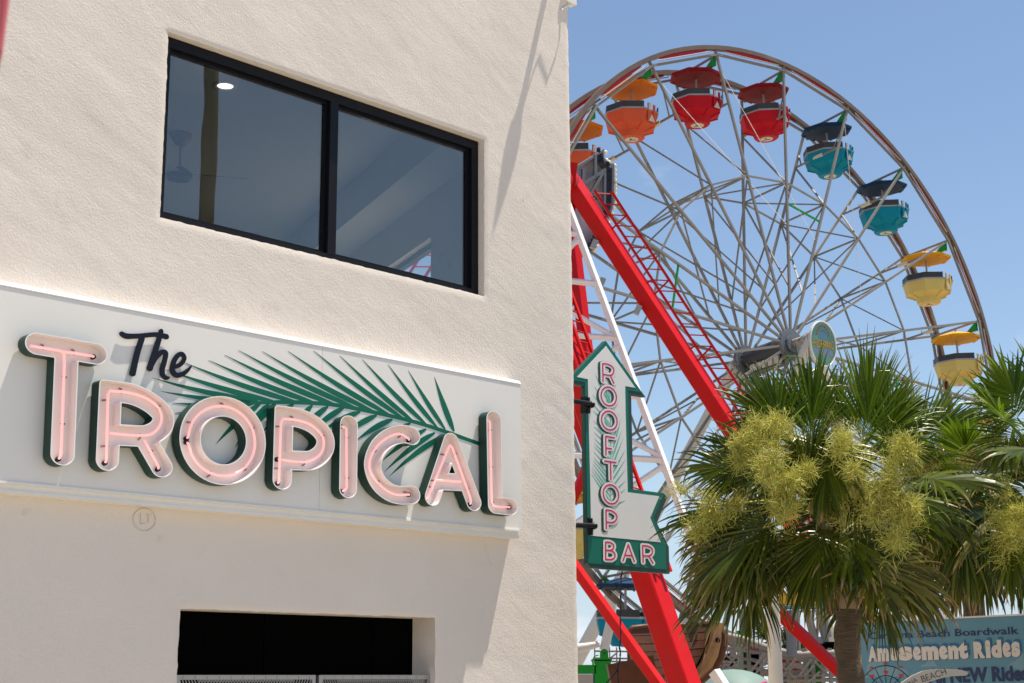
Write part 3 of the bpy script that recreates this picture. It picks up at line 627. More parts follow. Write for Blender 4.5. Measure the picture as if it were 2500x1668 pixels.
tag(m.build('loose_cable', M['trim'], None), 'loose pale cable on a small block at the top corner of the stucco wall', 'cable')

# ------------------------------------------------------------------ ferris wheel
PHI = .612; HUB = CAM + ray(1930.8, 841.7).normalized() * 47; WR = .2013 * 47; WD = .042 * 47; T0 = -.2124; NG = 20; TL = -.073
AX = V((-math.sin(PHI) * math.cos(TL), math.cos(PHI) * math.cos(TL), math.sin(TL))); SH = V((math.cos(PHI), math.sin(PHI), 0)); ZW = SH.cross(AX)
def wp(r, t, d): return HUB + AX * d + r * (math.sin(t) * SH + math.cos(t) * ZW)
ang = lambda i: T0 + 2 * math.pi / NG * (i - 2)
wheel = thing('ferris_wheel', 'tall grey steel ferris wheel with red panelled rim and green gondola hangers', 'ferris wheel', HUB - Z * HUB.z)
for d in (0, WD):
    m = MB(); n_ = 120
    for t_ in range(n_):
        pass
    ring = []
    for k in range(n_):
        t = 2 * math.pi * k / n_; o = -.09 if d == 0 else -.09
        ring += [wp(WR + .15, t, d + o), wp(WR + .29, t, d + o), wp(WR + .29, t, d + o + .16), wp(WR + .15, t, d + o + .16)]
    m.add(ring, [(4 * k + a, 4 * ((k + 1) % n_) + a, 4 * ((k + 1) % n_) + (a + 1) % 4, 4 * k + (a + 1) % 4) for k in range(n_) for a in range(4)])
    m.build('rim', M['rimsteel'], wheel)
    dm = d - .03 if d == 0 else d + .03
    for i in range(NG):
        A, B = ang(i), ang(i + 1)
        m = MB(); m.bar(wp(WR, A, dm), wp(WR, B, dm), .07, .07, AX); m.build('chord_bar', M['steel'], wheel)
        m = MB(); m.tube([wp(WR + .07, A + .03, dm - .05), wp(WR + .07, B - .03, dm - .05)], .018, 6); m.build('light_tube', M['tubew'], wheel)
        arc = [wp(WR + .17, A + (B - A) * k / 8, dm) for k in range(1, 8)]
        m = MB(); pts = [wp(WR + .10, A + .05, dm), wp(WR + .10, B - .05, dm)]
        poly = [pts[1], pts[0]] + arc; k = len(poly)
        m.add(poly + [p + AX * .03 for p in poly], [tuple(range(k)), tuple(range(k, 2 * k))[::-1]] + [(i_, (i_ + 1) % k, k + (i_ + 1) % k, k + i_) for i_ in range(k)])
        m.build('rim_panel', M['rimred'], wheel)
for d, s_ in ((0, -1), (WD, 1)):
    hubs = MB()
    hubs.lathe([(.50, -.06), (.50, .06)], 10, HUB + AX * d, AX)
    hubs.lathe([(.30, -.16), (.30, .16)], 12, HUB + AX * d, AX)
    hubs.build('hub_plate', M['slate'], wheel)
m = MB(); m.lathe([(.30, -.1), (.30, WD + .1)], 14, HUB, AX); m.build('axle', M['dkgrey'], wheel)
m = MB(); m.bar(HUB + AX * .3 - Z * .36, HUB + AX * (WD - .2) - Z * .36, .36, .34); m.bar(HUB + AX * .5 - Z * .1 + SH * .25, HUB + AX * (WD - .5) - Z * .1 + SH * .25, .22, .24); m.build('drive_housing', M['dkgrey'], wheel)
for k in range(5):
    m = MB(); c = HUB + AX * (.45 + .26 * k) - Z * .38 - SH * .20; m.frame(c, AX * .10, SH * .015, Z * .11); m.build('ballast_plate', M['cream'], wheel)
RING, RO = .575, .83
for i in range(NG):
    t = ang(i); t2 = ang(i + 1)
    for d in (0, WD):
        m = MB(); m.bar(wp(.3, t, d), wp(WR + .2, t, d), .07, .07, AX); m.build('spoke', M['steel'], wheel)
        m = MB(); m.bar(wp(WR * RING, t, d), wp(WR * RING, t2, d), .05, .05, AX); m.build('ring_bar', M['steel'], wheel)
    m = MB(); m.bar(wp(WR * RING, t, 0), wp(WR * RING, t, WD), .05, .05); m.bar(wp(WR * RING, t, 0), wp(WR * .2, t, WD), .045, .045); m.bar(wp(WR * RING, t, WD), wp(WR * .2, t, 0), .045, .045)
    m.bar(wp(WR * RING, t, WD), wp(WR * RING, t2, 0), .04, .04); m.build('cross_brace', M['steel'], wheel)
    m = MB(); m.bar(wp(WR * RO, t, 0), wp(WR * RO, t, WD), .055, .055); m.bar(wp(WR * RO, t, WD), wp(WR * RING, t, 0), .05, .05)
    m.bar(wp(WR * RO, t, WD * .86), wp(WR * (RO + .06), t, WD), .04, .04); m.bar(wp(WR * RO, t, WD * .14), wp(WR * (RO + .09), t, 0), .04, .04)
    if i % 5 == 3: m.bar(wp(WR * .5, t, 0), wp(WR * .5, t2, 0), .05, .05, AX, 1)
    m.build('outer_brace', [M['steel'], M['green']], wheel)
    m = MB(); c = wp(WR * RO, t, WD * .45); m.bar(c - AX * .2, c + AX * .2, .13, .09); m.tube([c + AX * .3, c + AX * .3 + Z * .12], .02, 6); m.build('flood_light', M['cream'], wheel)
    if i in (1, 2, 4):
        m = MB(); m.tube([wp(WR * .95, t, 0), wp(WR * .42, ang(i + 2), 0)], .009, 5); m.build('stay_cable', M['trim'], wheel)
# legs
for d, ps in ((-.85, ((1660, 1560, 47.3), (2240, 1560, 49.5))), (WD + .5, ((1437, 1560, 51.0), (2030, 1560, 54.0)))):
    top = HUB + AX * d
    for pp_ in ps:
        q = at(*pp_); foot = top + (q - top) * (top.z / (top.z - q.z))
        m = MB(); m.tube([top, foot], [.16, .25], 14); m.build('support_leg', M['wsteel'], wheel, smooth=True, auto=40)
    m = MB(); m.lathe([(.15, -.3), (.15, .3)], 14, top, AX); m.lathe([(.20, -.10), (.20, .0)], 14, top, AX); m.build('axle_housing', M['rustwhite'], wheel, smooth=True, auto=40)
m = MB(); m.lathe([(.13, -1.62), (.13, 0)], 10, HUB, AX); m.build('axle_end', M['rustwhite'], wheel)
# emblem
EP = HUB - AX * 1.75; EC = hit(2009, 840, EP, AX)
emb = thing('oval_emblem', 'worn teal oval emblem reading Hildebrand on the axle end of the ferris wheel', 'sign', EC)
def e3(x, z, w): return EC + SH * x + Z * z - AX * w
ov = lambda a, b, n=40: [(a * math.cos(t), b * math.sin(t)) for t in np.linspace(0, 2 * math.pi, n, endpoint=False)]
m = MB(); m.prism([ov(.55, .70)], e3, -.06, 0); m.build('case', M['wsteel'], emb)
m = MB(); m.prism([ov(.50, .645)], e3, .004, .012); m.build('face', M['oval'], emb)
m = MB(); m.tube([e3(x, z, .02) for x, z in ov(.53, .675)], .022, 6, closed=True); m.build('bulb_rim', M['trim'], emb)
m = MB(); m.prism([ov(.17, .17)], lambda x, z, w: e3(x, z + .26, w), .012, .018); m.build('sun_print', M['board'], emb)
m = MB()
for k in range(9):
    t = math.pi * (.02 + .12 * k); c = (0 + .25 * math.cos(t), .26 + .27 * math.sin(t)); m.prism([[(c[0] - .035, c[1] - .03), (c[0] + .035, c[1] - .03), (c[0], c[1] + .05)]], e3, .012, .016)
m.build('sun_ray', M['rimred'], emb)
def etext(body, x0, x1, z0, z1_, w, ma, off=0):
    vs, fs = text_geo(body, 1, off); xs = [v.x for v in vs]; ys = [v.y for v in vs]; m = MB()
    fx = lambda v: x0 + (v.x - min(xs)) / (max(xs) - min(xs)) * (x1 - x0); fy = lambda v: z0 + (v.y - min(ys)) / (max(ys) - min(ys)) * (z1_ - z0)
    m.add([e3(fx(v), fy(v), w) for v in vs], fs); return m.build('emblem_lettering', ma, emb)
etext('HILDEBRAND', -.41, .44, -.12, .11, .014, M['dkgrey'], .05); etext('HILDEBRAND', -.405, .435, -.115, .105, .018, M['yellow'], .0)
etext('RIDES', -.36, .36, -.33, -.17, .014, M['purple'], .02)
# gondolas
def gmat(n, c, **k): return mat(n, c, .6, var=.1, spec=.15, scale=2, dirt=tuple(x * .6 for x in c), dirt_amt=.35, dscale=3, **k)
GC = {'orange': (gmat('orange_canopy', (.62, .17, .005)), gmat('coral_tub', (.62, .10, .04))), 'red': (gmat('red_canopy', (.20, .006, .012)), gmat('red_tub', (.46, .006, .016))),
      'blue': (gmat('navy_canopy', (.008, .035, .085)), gmat('turquoise_tub', (.0, .21, .31))), 'yellow': (gmat('amber_canopy', (.72, .33, .01)), gmat('yellow_tub', (.62, .48, .15)))}
def gondola(colour):
    cm, tm = GC[colour]
    g_ = thing('gondola', '', 'gondola', (0, 0, 0), 'gondolas hanging on the ferris wheel'); o8 = math.pi / 8
    m = MB(); m.lathe([(.80, -.42), (.86, -.40), (.86, -.33), (.30, -.16), (.05, -.12)], 8, ph=o8); 
    m.lathe([(.78, -.425), (.28, -.25), (.05, -.23)], 8, ph=o8, caps=False)
    for k in range(8):
        t = o8 + k * math.pi / 4; e = V((math.cos(t), math.sin(t), 0)); m.bar(e * .26 - Z * .26, e * .78 - Z * .43, .045, .05)
    for k in range(8):
        t = k * math.pi / 4; e = V((math.cos(t), math.sin(t), 0)); q = V((-e.y, e.x, 0))
        c = e * .58 - Z * .345; ee = (e * .5 - Z * .175).normalized() * .13; m.frame(c - Z * .012, ee, q * .15, Z * .02)
    m.build('canopy', cm, g_)
    m = MB(); m.lathe([(.035, -1.75), (.035, -.05)], 8); m.build('pole', M['gtrim'], g_)
    m = MB()
    for k in range(8):
        if k in (6, 7): continue
        t0, t1 = o8 + k * math.pi / 4, o8 + (k + 1) * math.pi / 4
        p = [V((math.cos(t) * r, math.sin(t) * r, z)) for r, z in ((.85, -1.02), (.85, -1.22)) for t in (t0, t1)]
        i_ = [V((q.x * .94, q.y * .94, q.z)) for q in p]
        m.add(p + i_, [(2, 3, 1, 0), (4, 5, 7, 6), (0, 1, 5, 4), (2, 6, 7, 3), (0, 4, 6, 2), (1, 3, 7, 5)])
    m.build('seat_band', M['dband'], g_)
    m = MB(); m.lathe([(.80, -1.20), (.865, -1.215), (.865, -1.26), (.80, -1.265)], 8, ph=o8, caps=False); m.build('band_trim', M['gtrim'], g_)
    m = MB(); m.lathe([(.78, -1.22), (.84, -1.262), (.815, -1.40), (.81, -1.405), (.755, -1.63), (.42, -1.79), (.001, -1.79)], 8, ph=o8, caps=False)
    for k in range(8):
        t = o8 + k * math.pi / 4; e = V((math.cos(t), math.sin(t), 0)); m.bar(e * .40 - Z * 1.79, e * .75 - Z * 1.65, .035, .05)
    m.build('tub', tm, g_)
    m = MB(); m.lathe([(.43, -1.77), (.41, -1.83), (.40, -1.93), (.36, -1.97), (.001, -1.972)], 20, caps=False); m.build('foot', tm, g_, smooth=True, auto=40)
    m = MB(); m.lathe([(.21, -1.973), (.205, -1.982), (.001, -1.983)], 18, caps=False); m.build('base_disc', M['cream'], g_)
    m = MB()
    for t in (.3, 2.2, 4.2): m.bar(V((0, 0, -1.986)), V((.13 * math.cos(t), .13 * math.sin(t), -1.986)), .04, .006)
    m.build('base_mark', M['dkgrey'], g_)
    dr_ = 6.0 * math.pi / 4 + o8 + math.pi / 8; e = V((math.cos(dr_), math.sin(dr_), 0)); q = V((-e.y, e.x, 0))
    for (o_, wd_, z0, z1_, ma) in ((-.10, .13, -1.55, -1.04, tm), (.13, .09, -1.62, -1.05, tm)):
        m = MB(); m.frame(e * .795 + q * o_ + Z * (z0 + z1_) / 2, e * .015, q * wd_ / 2, Z * (z1_ - z0) / 2); m.build('door_panel', ma, g_)
    m = MB(); m.frame(e * .815 - q * .10 - Z * 1.16, e * .004, q * .05, Z * .10); m.build('notice', M['printw'], g_)
    m = MB(); b_ = e * .80 + q * .0 - Z * 1.60; m.add([b_ - q * .14 + e * .01, b_ + q * .14 + e * .01, b_ + Z * .22 + e * .02, b_ - q * .14 - e * .02, b_ + q * .14 - e * .02, b_ + Z * .22], [(0, 1, 2), (3, 5, 4), (0, 3, 4, 1), (1, 4, 5, 2), (2, 5, 3, 0)]); m.build('warning_triangle', M['printw'], g_)
    dr2 = dr_ + math.pi / 4; e2 = V((math.cos(dr2), math.sin(dr2), 0)); q2 = V((-e2.y, e2.x, 0))
    m = MB(); m.frame(e2 * .79 - Z * 1.13, e2 * .02, q2 * .20, Z * .11); m.build('number_plate', M['dband'], g_)
    m = MB(); m.lathe([(.055, 0), (.055, .01), (.03, .012), (.03, .012)], 12, e2 * .81 - Z * 1.13 - q2 * .06, e2); m.build('number_disc', M['printw'], g_)
    m = MB(); ax = AX
    m.bar(-ax * WD / 2, ax * WD / 2, .06, .06)
    m.build('hanger_bar', M['steel'], g_)
    for s_ in (-1, 1):
        c = ax * s_ * (WD / 2 - .08); m = MB(); p = [c, c - ax * s_ * .46 - Z * .30, c - Z * .32]; o_ = SH * .05
        m.add([x - o_ for x in p] + [x + o_ for x in p], [(0, 1, 2), (5, 4, 3), (0, 3, 4, 1), (1, 4, 5, 2), (2, 5, 3, 0)]); m.build('hanger_bracket', M['green'], g_)
    return g_
order = {0: 'orange', 1: 'orange', 2: 'red', 3: 'red', 4: 'blue', 5: 'blue', 6: 'yellow', 7: 'yellow', 8: 'orange', 9: 'orange', 10: 'red', 11: 'red', 12: 'yellow', 13: 'yellow', 14: 'blue', 15: 'blue', 16: 'yellow', 17: 'red', 18: 'red', 19: 'blue'}
LAB = {0: 'orange gondola half hidden by the stucco building corner', 1: 'orange gondola wholly in view left of the wheel top', 2: 'red gondola right under the top of the wheel', 3: 'red gondola just right of the wheel top, before the blue ones',
       4: 'turquoise gondola with navy canopy, the upper one on the right of the wheel', 5: 'turquoise gondola with navy canopy, the lower one on the right of the wheel', 6: 'yellow gondola with amber canopy, the upper one at the right of the rim', 7: 'yellow gondola with amber canopy just above the palm fronds at the right of the rim',
       8: 'orange gondola behind the right palm crown', 9: 'orange gondola behind the drooping palm fronds, lower right of the wheel', 
       14: 'turquoise gondola low on the wheel behind the wooden ship', 15: 'turquoise gondola with navy canopy below the arrow sign', 16: 'yellow gondola between the stucco building and the lower half of the arrow sign'}
proto = {}
for i in range(NG):
    if i not in LAB: continue
    c = order[i]; pos = wp(WR, ang(i), WD / 2)
    if c in proto: g_ = copy_tree(proto[c])
    else: g_ = gondola(c); proto[c] = g_
    g_['label'] = LAB[i]; g_.location = pos; g_.rotation_euler = (0, R(random.uniform(-2, 2)), R(random.uniform(-6, 6)) * 0)

# ------------------------------------------------------------------ swinging ship ride
ship = thing('swing_ship_ride', 'red legged swinging ship ride with white lattice arm and wooden boat', 'amusement ride', at(1560, 1690, 26) * 1.0 - Z * 0)
ship.location.z = 0
def leg(p0, p1, w, hint, ladder=None, n_r=0, brackets=0):
    m = MB(); m.bar(p0, p1, *(w if isinstance(w, tuple) else (w, w)), hint, bevel=.02); lo = m.build('ride_leg', M['red'], ship)
    if ladder is not None:
        o1, o2, t0, t1 = ladder; d = p1 - p0
        m = MB(); m.bar(p0 + d * t0 + o1, p0 + d * t1 + o1, .05, .05); m.build('ladder_rail', M['red'], lo)
        m = MB(); m.bar(p0 + d * t0 + o2, p0 + d * t1 + o2, .05, .05); m.build('ladder_rail', M['red'], lo)
        for k in range(n_r):
            p = p0 + d * (t0 + (t1 - t0) * (k + .3) / n_r); m = MB(); m.tube([p + o1, p + o2], .014, 6); m.build('ladder_rung', M['red'], lo)
            if k % 6 == 2: m = MB(); m.bar(p + o2 * .95, p + d * (.35 / d.length) , .04, .04); m.bar(p + o1, p, .04, .04); m.build('ladder_stay', M['red'], lo)
    for k in range(brackets):
        p = p0 + (p1 - p0) * (k + .5) / brackets
    return lo
HN = unit((.75, -.65, .75))
apR, apF = at(1392, 440, 31), at(1241, 430, 27)
fRR = at(2460, 2085, 31.8); d_ = fRR - apR; fRR = apR + d_ * (apR.z / -d_.z)
leg(apR, fRR, (.50, .30), V((.85, -.58, .5)), (V((.29, .08, .17)), V((.66, .12, .16)), .03, .93), 46)
for (x, y) in ((1452, 597), (1558, 757), (1470, 690)): m = MB(); c = at(x, y, 30.9); m.bar(c - Z * .09 - V((.05, 0, 0)), c + Z * .09 + V((.03, 0, 0)), .12, .12); m.build('lug', M['gtrim'], ship)
p1 = at(1671, 1668, 24.0); d_ = p1 - apF; fFR = apF + d_ * (apF.z / -d_.z)
leg(apF, fFR, .37, V((1, -.95, .55)), (V((.16, -.2, .12)), V((.36, -.1, .08)), .1, .70), 32)
pL = at(1074, 700, 26.5); d_ = pL - apF; fFL = apF + d_ * (apF.z / -d_.z)
leg(apF, fFL, .34, V((1, -1, .5)), (V((-.30, -.1, .1)), V((-.62, -.1, .1)), .05, .9), 40)
pL = at(1290, 1000, 31.5); d_ = pL - apR; fRL = apR + d_ * (apR.z / -d_.z)
leg(apR, fRL, .34, V((1, -1, .5)))
def brace(a, b, w=.16, hint=V((1, -1, .9)), nm='brace', ma='red'):
    m = MB(); m.bar(a, b, w, w, hint, bevel=.008); return m.build(nm, M[ma], ship)
brace(at(1310, 1255, 24.6), at(1660, 1742, 23.0), .15, V((.9, -.8, .9)))
brace(at(1835, 1432, 31.2), at(2180, 1765, 32), .2)
brace(at(1396, 560, 29), at(1440, 930, 28.4), .20, V((1, -1, .2))); brace(at(1438, 1130, 28), at(1380, 1260, 28), .14)
brace(at(1440, 880, 28.8), at(1500, 888, 28.8), .16)
m = MB(); m.bar(at(1380, 945, 26.6), at(1432, 950, 26.6), .5, .38, Z); m.bar(at(1405, 985, 26.6), at(1452, 1110, 26.4), .34, .2, V((1, -1, 0))); m.build('gusset', M['red'], ship)
m = MB(); m.lathe([(.2, -.5), (.2, 4.1)], 18, apF, unit(apR - apF)); m.lathe([(.24, 4.0), (.24, 4.25)], 18, apF, unit(apR - apF)); m.bar(apR + V((-.5, -.3, .12)), apR + V((.12, -.3, .02)), .35, .4); m.build('pivot_drum', M['red'], ship, smooth=True, auto=40)
# decorated shield with bulbs, seen from behind
gz = lambda x, y: (1390 + x / 4.612, 300 + y / 4.612)
shp = [(80, 490), (385, 300), (395, 400), (440, 455), (505, 460), (500, 900), (475, 1010), (430, 1110), (330, 1340), (240, 1475), (110, 1410), (20, 1200), (0, 800), (90, 640)]
SC = at(*gz(300, 800), 33); SNV = unit((.50, -.80, .0)); SXV = unit((.80, .50, 0))
shield = thing('bulb_shield', 'grey ornamental shield edged with cream bulbs behind the top of the red legs', 'ornament', SC)
def sh2(p): q = hit(*gz(*p), SC, SNV) - SC; return (q.dot(SXV), q.z)
def s3(x, z, w): return SC + SXV * x + Z * z + SNV * w
so2 = [sh2(p) for p in shp][::-1]
m = MB(); m.prism([so2], s3, -.32, -.25); m.build('back_sheet', M['mural'], shield)
m = MB(); k = len(so2); cx, cz = sum(p[0] for p in so2) / k, sum(p[1] for p in so2) / k
inn = [(cx + (x - cx) * .90, cz + (z - cz) * .94) for x, z in so2]
for i in range(k):
    a, b, c, d = so2[i], so2[(i + 1) % k], inn[(i + 1) % k], inn[i]
    m.add([s3(*a, 0), s3(*b, 0), s3(*c, 0), s3(*d, 0), s3(*a, -.34), s3(*b, -.34), s3(*c, -.25), s3(*d, -.25)], [(0, 3, 2, 1), (0, 1, 5, 4), (2, 3, 7, 6)])
m.build('edge_frame', M['slate'], shield)
for a, b in (((110, 720), (480, 480)), ((295, 360), (295, 620)), ((405, 540), (400, 960)), ((160, 520), (155, 700)), ((380, 560), (200, 880))):
    m = MB(); q0, q1 = sh2(a), sh2(b); m.bar(s3(*q0, -.02), s3(*q1, -.02), .07, .07, SNV); m.build('frame_bar', M['slate'], shield)
m = MB(); mb_ = MB()
edge = [(412, 330), (425, 420), (450, 440), (518, 480), (522, 700), (518, 900), (490, 1020), (450, 1130), (350, 1350), (250, 1475)]
for a, b in zip(edge[:-1], edge[1:]):
    n_ = max(1, int(math.hypot(b[0] - a[0], b[1] - a[1]) / 46))
    for i in range(n_):
        p = sh2((a[0] + (b[0] - a[0]) * i / n_, a[1] + (b[1] - a[1]) * i / n_)); c = s3(*p, -.02)
        m.lathe([(.001, -.05), (.04, -.03), (.05, 0), (.04, .03), (.001, .05)], 8, c)
        q = s3(p[0] - .22, p[1], .012); mb_.frame(q, SXV * .05, Z * .05, SNV * .006)
m.build('bulb', M['bulb'], shield, smooth=True, kind='stuff'); mb_.build('scallop', M['ink'], shield, kind='stuff')
m = MB()
for (x, y, r_) in ((330, 760, 34), (350, 830, 46), (290, 880, 40), (270, 930, 30), (330, 920, 25)):
    c = sh2((x, y)); r2 = r_ / 4.612 / 3700 * 30; m.tube([s3(c[0] + r2 * (1 - t / 9) * math.cos(t), c[1] + r2 * (1 - t / 9) * math.sin(t), -.24) for t in np.linspace(0, 7, 22)], .014, 4)
m.build('scroll_print', M['dkgrey'], shield)
# white lattice swing arm
A0, A1 = at(1360, 430, 28.6), at(1728, 1420, 27.6); B0, B1 = at(1300, 430, 28.6), at(1400, 1420, 27.6)
for a, b in ((A0, A1), (B0, B1)):
    m = MB(); m.bar(a, b, .115, .115, V((1, -1.0, .35)), bevel=.008); m.build('swing_arm', M['white'], ship)
def on(y, a=1): 
    P0, P1 = (A0, A1) if a else (B0, B1); t = (y - 430) / 990; return P0 + (P1 - P0) * t
for y in (585, 712, 850, 992, 1143): brace(on(y), on(y - 14, 0), .10, V((0, -.6, 1)), 'arm_tie', 'white')
for ya, yb in ((850, 745), (1135, 1000), (600, 640)): brace(on(ya), on(yb, 0), .085, V((0, -.6, 1)), 'arm_tie', 'white')
for ya, yb in ((865, 985), (1155, 1300), (590, 700)): brace(on(ya), on(yb, 0), .085, V((0, -.6, 1)), 'arm_tie', 'white')
brace(at(1744, 1640, 26.4), at(1790, 1712, 26.2), .16, V((1, -1, .4)), 'arm_tie', 'white')
# the boat
B_ = lambda x, y, Y: at(1400 + x / 5.228, 1368 + y / 5.228, Y)
YB = 26.9
def hull_pt(s, k):                                        # s along, k plank rows downward
    top = [(730, 868), (900, 850), (1200, 840), (1500, 830), (1700, 810)]; 
    x = 730 + (1735 - 730) * s; y0 = 868 - 60 * s
    hgt = 104 * k; rt_ = max(0, (k - 2.5)) * 36 * s ** 3
    return B_(x + 18 * s - rt_ - (k * 16 * s), y0 + hgt + 14 * math.sin(s * 3), YB + .9 * s - .06 * k)
for k in range(8):
    for j in range(2):
        m = MB(); s0, s1 = (0, .48) if j == 0 else (.485, 1); n_ = 8; ps = []
        for i in range(n_ + 1):
            s = s0 + (s1 - s0) * i / n_; a, b = hull_pt(s, k), hull_pt(s, k + .93); o = V((-.02, -.08, 0)) * (1 if (k + j) % 2 else .9)
            ps += [a + o, b + o, a + V((0, .1, 0)), b + V((0, .1, 0))]
        m.add(ps, [f for i in range(n_) for f in ((4 * i, 4 * i + 1, 4 * i + 5, 4 * i + 4), (4 * i, 4 * i + 4, 4 * i + 6, 4 * i + 2), (4 * i + 1, 4 * i + 3, 4 * i + 7, 4 * i + 5))] + [(0, 2, 3, 1), (4 * n_, 4 * n_ + 1, 4 * n_ + 3, 4 * n_ + 2)])
        m.build('plank', M['wood'], ship)
m = MB(); n_ = 12; ps = [hull_pt(i / n_, k) + V((.03, .07, 0)) for k in (0, 2, 4, 6, 8) for i in range(n_ + 1)]
m.add(ps, [(k * (n_ + 1) + i, k * (n_ + 1) + i + 1, (k + 1) * (n_ + 1) + i + 1, (k + 1) * (n_ + 1) + i) for k in range(4) for i in range(n_)]); m.build('hull_backing', M['black_in'], ship)
m = MB(); m.tube([B_(x, y, YB - .05 + .0009 * (x - 740)) for x, y in ((722, 1560), (722, 1200), (722, 900), (745, 862), (900, 846), (1200, 838), (1500, 826), (1740, 800))], .045, 8); m.build('gunwale', M['wood'], ship, smooth=True)
m = MB(); m.tube([B_(x, y, YB + .75) for x, y in ((1850, 800), (1840, 950), (1800, 1100), (1760, 1220), (1680, 1360), (1560, 1480), (1450, 1640))], [.11, .12, .13, .15, .15, .14, .12], 8); m.build('prow_post', M['palewood'], ship, smooth=True, auto=40)
m = MB(); m.tube([B_(x, y, YB + .45) for x, y in ((1935, 880), (1930, 1050), (1885, 1250), (1800, 1400), (1650, 1530), (1560, 1640))], [.06] * 6, 8); m.build('keel_rail', M['wood'], ship, smooth=True)
m = MB(); m.bar(B_(470, 1560, YB - .5), B_(1050, 1440, YB - .5), .5, .6, Z); m.build('stern_deck', M['wood'], ship)
m = MB(); m.lathe([(.045, -.03), (.045, .03)], 12, B_(1840, 1020, YB + .58), V((0, -1, 0))); m.build('port_hole', M['ink'], ship)
m = MB(); cab = smooth([(632, -60), (622, 100), (604, 300), (606, 520), (598, 760), (602, 960), (590, 1120), (600, 1230), (572, 1330), (566, 1450), (578, 1650)], 5)
m.tube([B_(x + 5 * math.sin(y * .05), y, 23) for x, y in cab], [.011 + .004 * math.sin(i * 1.9) for i in range(len(cab))], 6); m.tube([B_(x, y, 23) for x, y in ((572, 1330), (545, 1420), (490, 1490), (425, 1560), (400, 1650))], .010, 6)
tag(m.build('hanging_cable', M['ink'], None), 'black cable hanging below the arrow sign in front of the turquoise gondola', 'cable')

# ------------------------------------------------------------------ palms
def frond(m, uvs, base, hubp, d, nrm, Rr, spread=R(115), nseg=36, droop=.5, rnd=None, pet=.016):
    rnd = rnd or random; d = unit(d); nrm = V(nrm) - d * V(nrm).dot(d); nrm.normalize(); sd = nrm.cross(d)
    mid = (base + hubp) / 2 + Z * .06 * (hubp - base).length
    p = [base, base.lerp(mid, .6) + Z * .02, mid.lerp(hubp, .5) + Z * .03, hubp]; n0 = len(m.v); m.tube(p, [pet * 1.6, pet * 1.2, pet, pet * .7], 5); uvs += [(.1, .55)] * (len(m.v) - n0)
    dth = 2 * spread / nseg; rings = 8; flat = V((0, 0, -1)); costa = .34 * Rr
    for i in range(nseg):
        th = -spread + dth * (i + .5) + rnd.uniform(-.03, .03); a = min(1.0, abs(th) / spread)
        e = math.cos(th * .86) * d + math.sin(th * .86) * sd
        c_ = costa * (1 - a) ** 1.2
        root = hubp + d * c_ + flat * (droop * .35 * c_ * c_ / Rr)    # the rib runs on and arches through the blade
        Ln = Rr * (1 - .10 * a * a) * rnd.uniform(.80, 1.08) - c_ * .55; fuse = .30 + .14 * (1 - a) + rnd.uniform(-.03, .06); pos = root.copy()
        dr = (e + flat * droop * .16 * (1 - a)).normalized(); step = Ln / (rings - 1)
        dd = droop * rnd.uniform(.4, 1.7); rv = rnd.random() ** 1.3; tw = rnd.uniform(-.45, .45); fold = .5
        kink = rnd.uniform(.5, .85) if rnd.random() < .16 else 9; w0 = 2 * math.tan(min(dth, .16) / 2)
        vs = []
        for k in range(rings):
            s = k / (rings - 1)
            wd_ = w0 * (s * Ln + .35 * c_) * 1.3 if s <= fuse else w0 * (fuse * Ln + .35 * c_) * 1.3 * (1 - ((s - fuse) / (1 - fuse)) ** 1.5)
            wd_ = max(wd_, .003)
            nn = (nrm + tw * s * sd).normalized(); q = dr.cross(nn)
            q = q.normalized() if q.length > 1e-4 else sd
            up_ = q.cross(dr).normalized()
            vs += [pos - q * wd_ / 2 - up_ * wd_ * fold * .5, pos + up_ * wd_ * fold * .5, pos + q * wd_ / 2 - up_ * wd_ * fold * .5]
            uvs += [(s, rv)] * 3
            g_ = dd * (max(0, s - .22)) ** 1.4 * .6
            if s > kink: g_ += .9
            dr = (dr + flat * g_ + nrm * rnd.uniform(-.05, .05) + sd * rnd.uniform(-.03, .03)).normalized(); pos = pos + dr * step
        m.add(vs, [f for k in range(rings - 1) for f in ((3 * k, 3 * k + 1, 3 * k + 4, 3 * k + 3), (3 * k + 1, 3 * k + 2, 3 * k + 5, 3 * k + 4))])
def put_frond(tree, base, hubp, d, nrm, Rr, mt, **k):
    m = MB(); uvs = []; frond(m, uvs, base, hubp, d, nrm, Rr, **k); m.uv = uvs
    return m.build('frond', mt, tree)
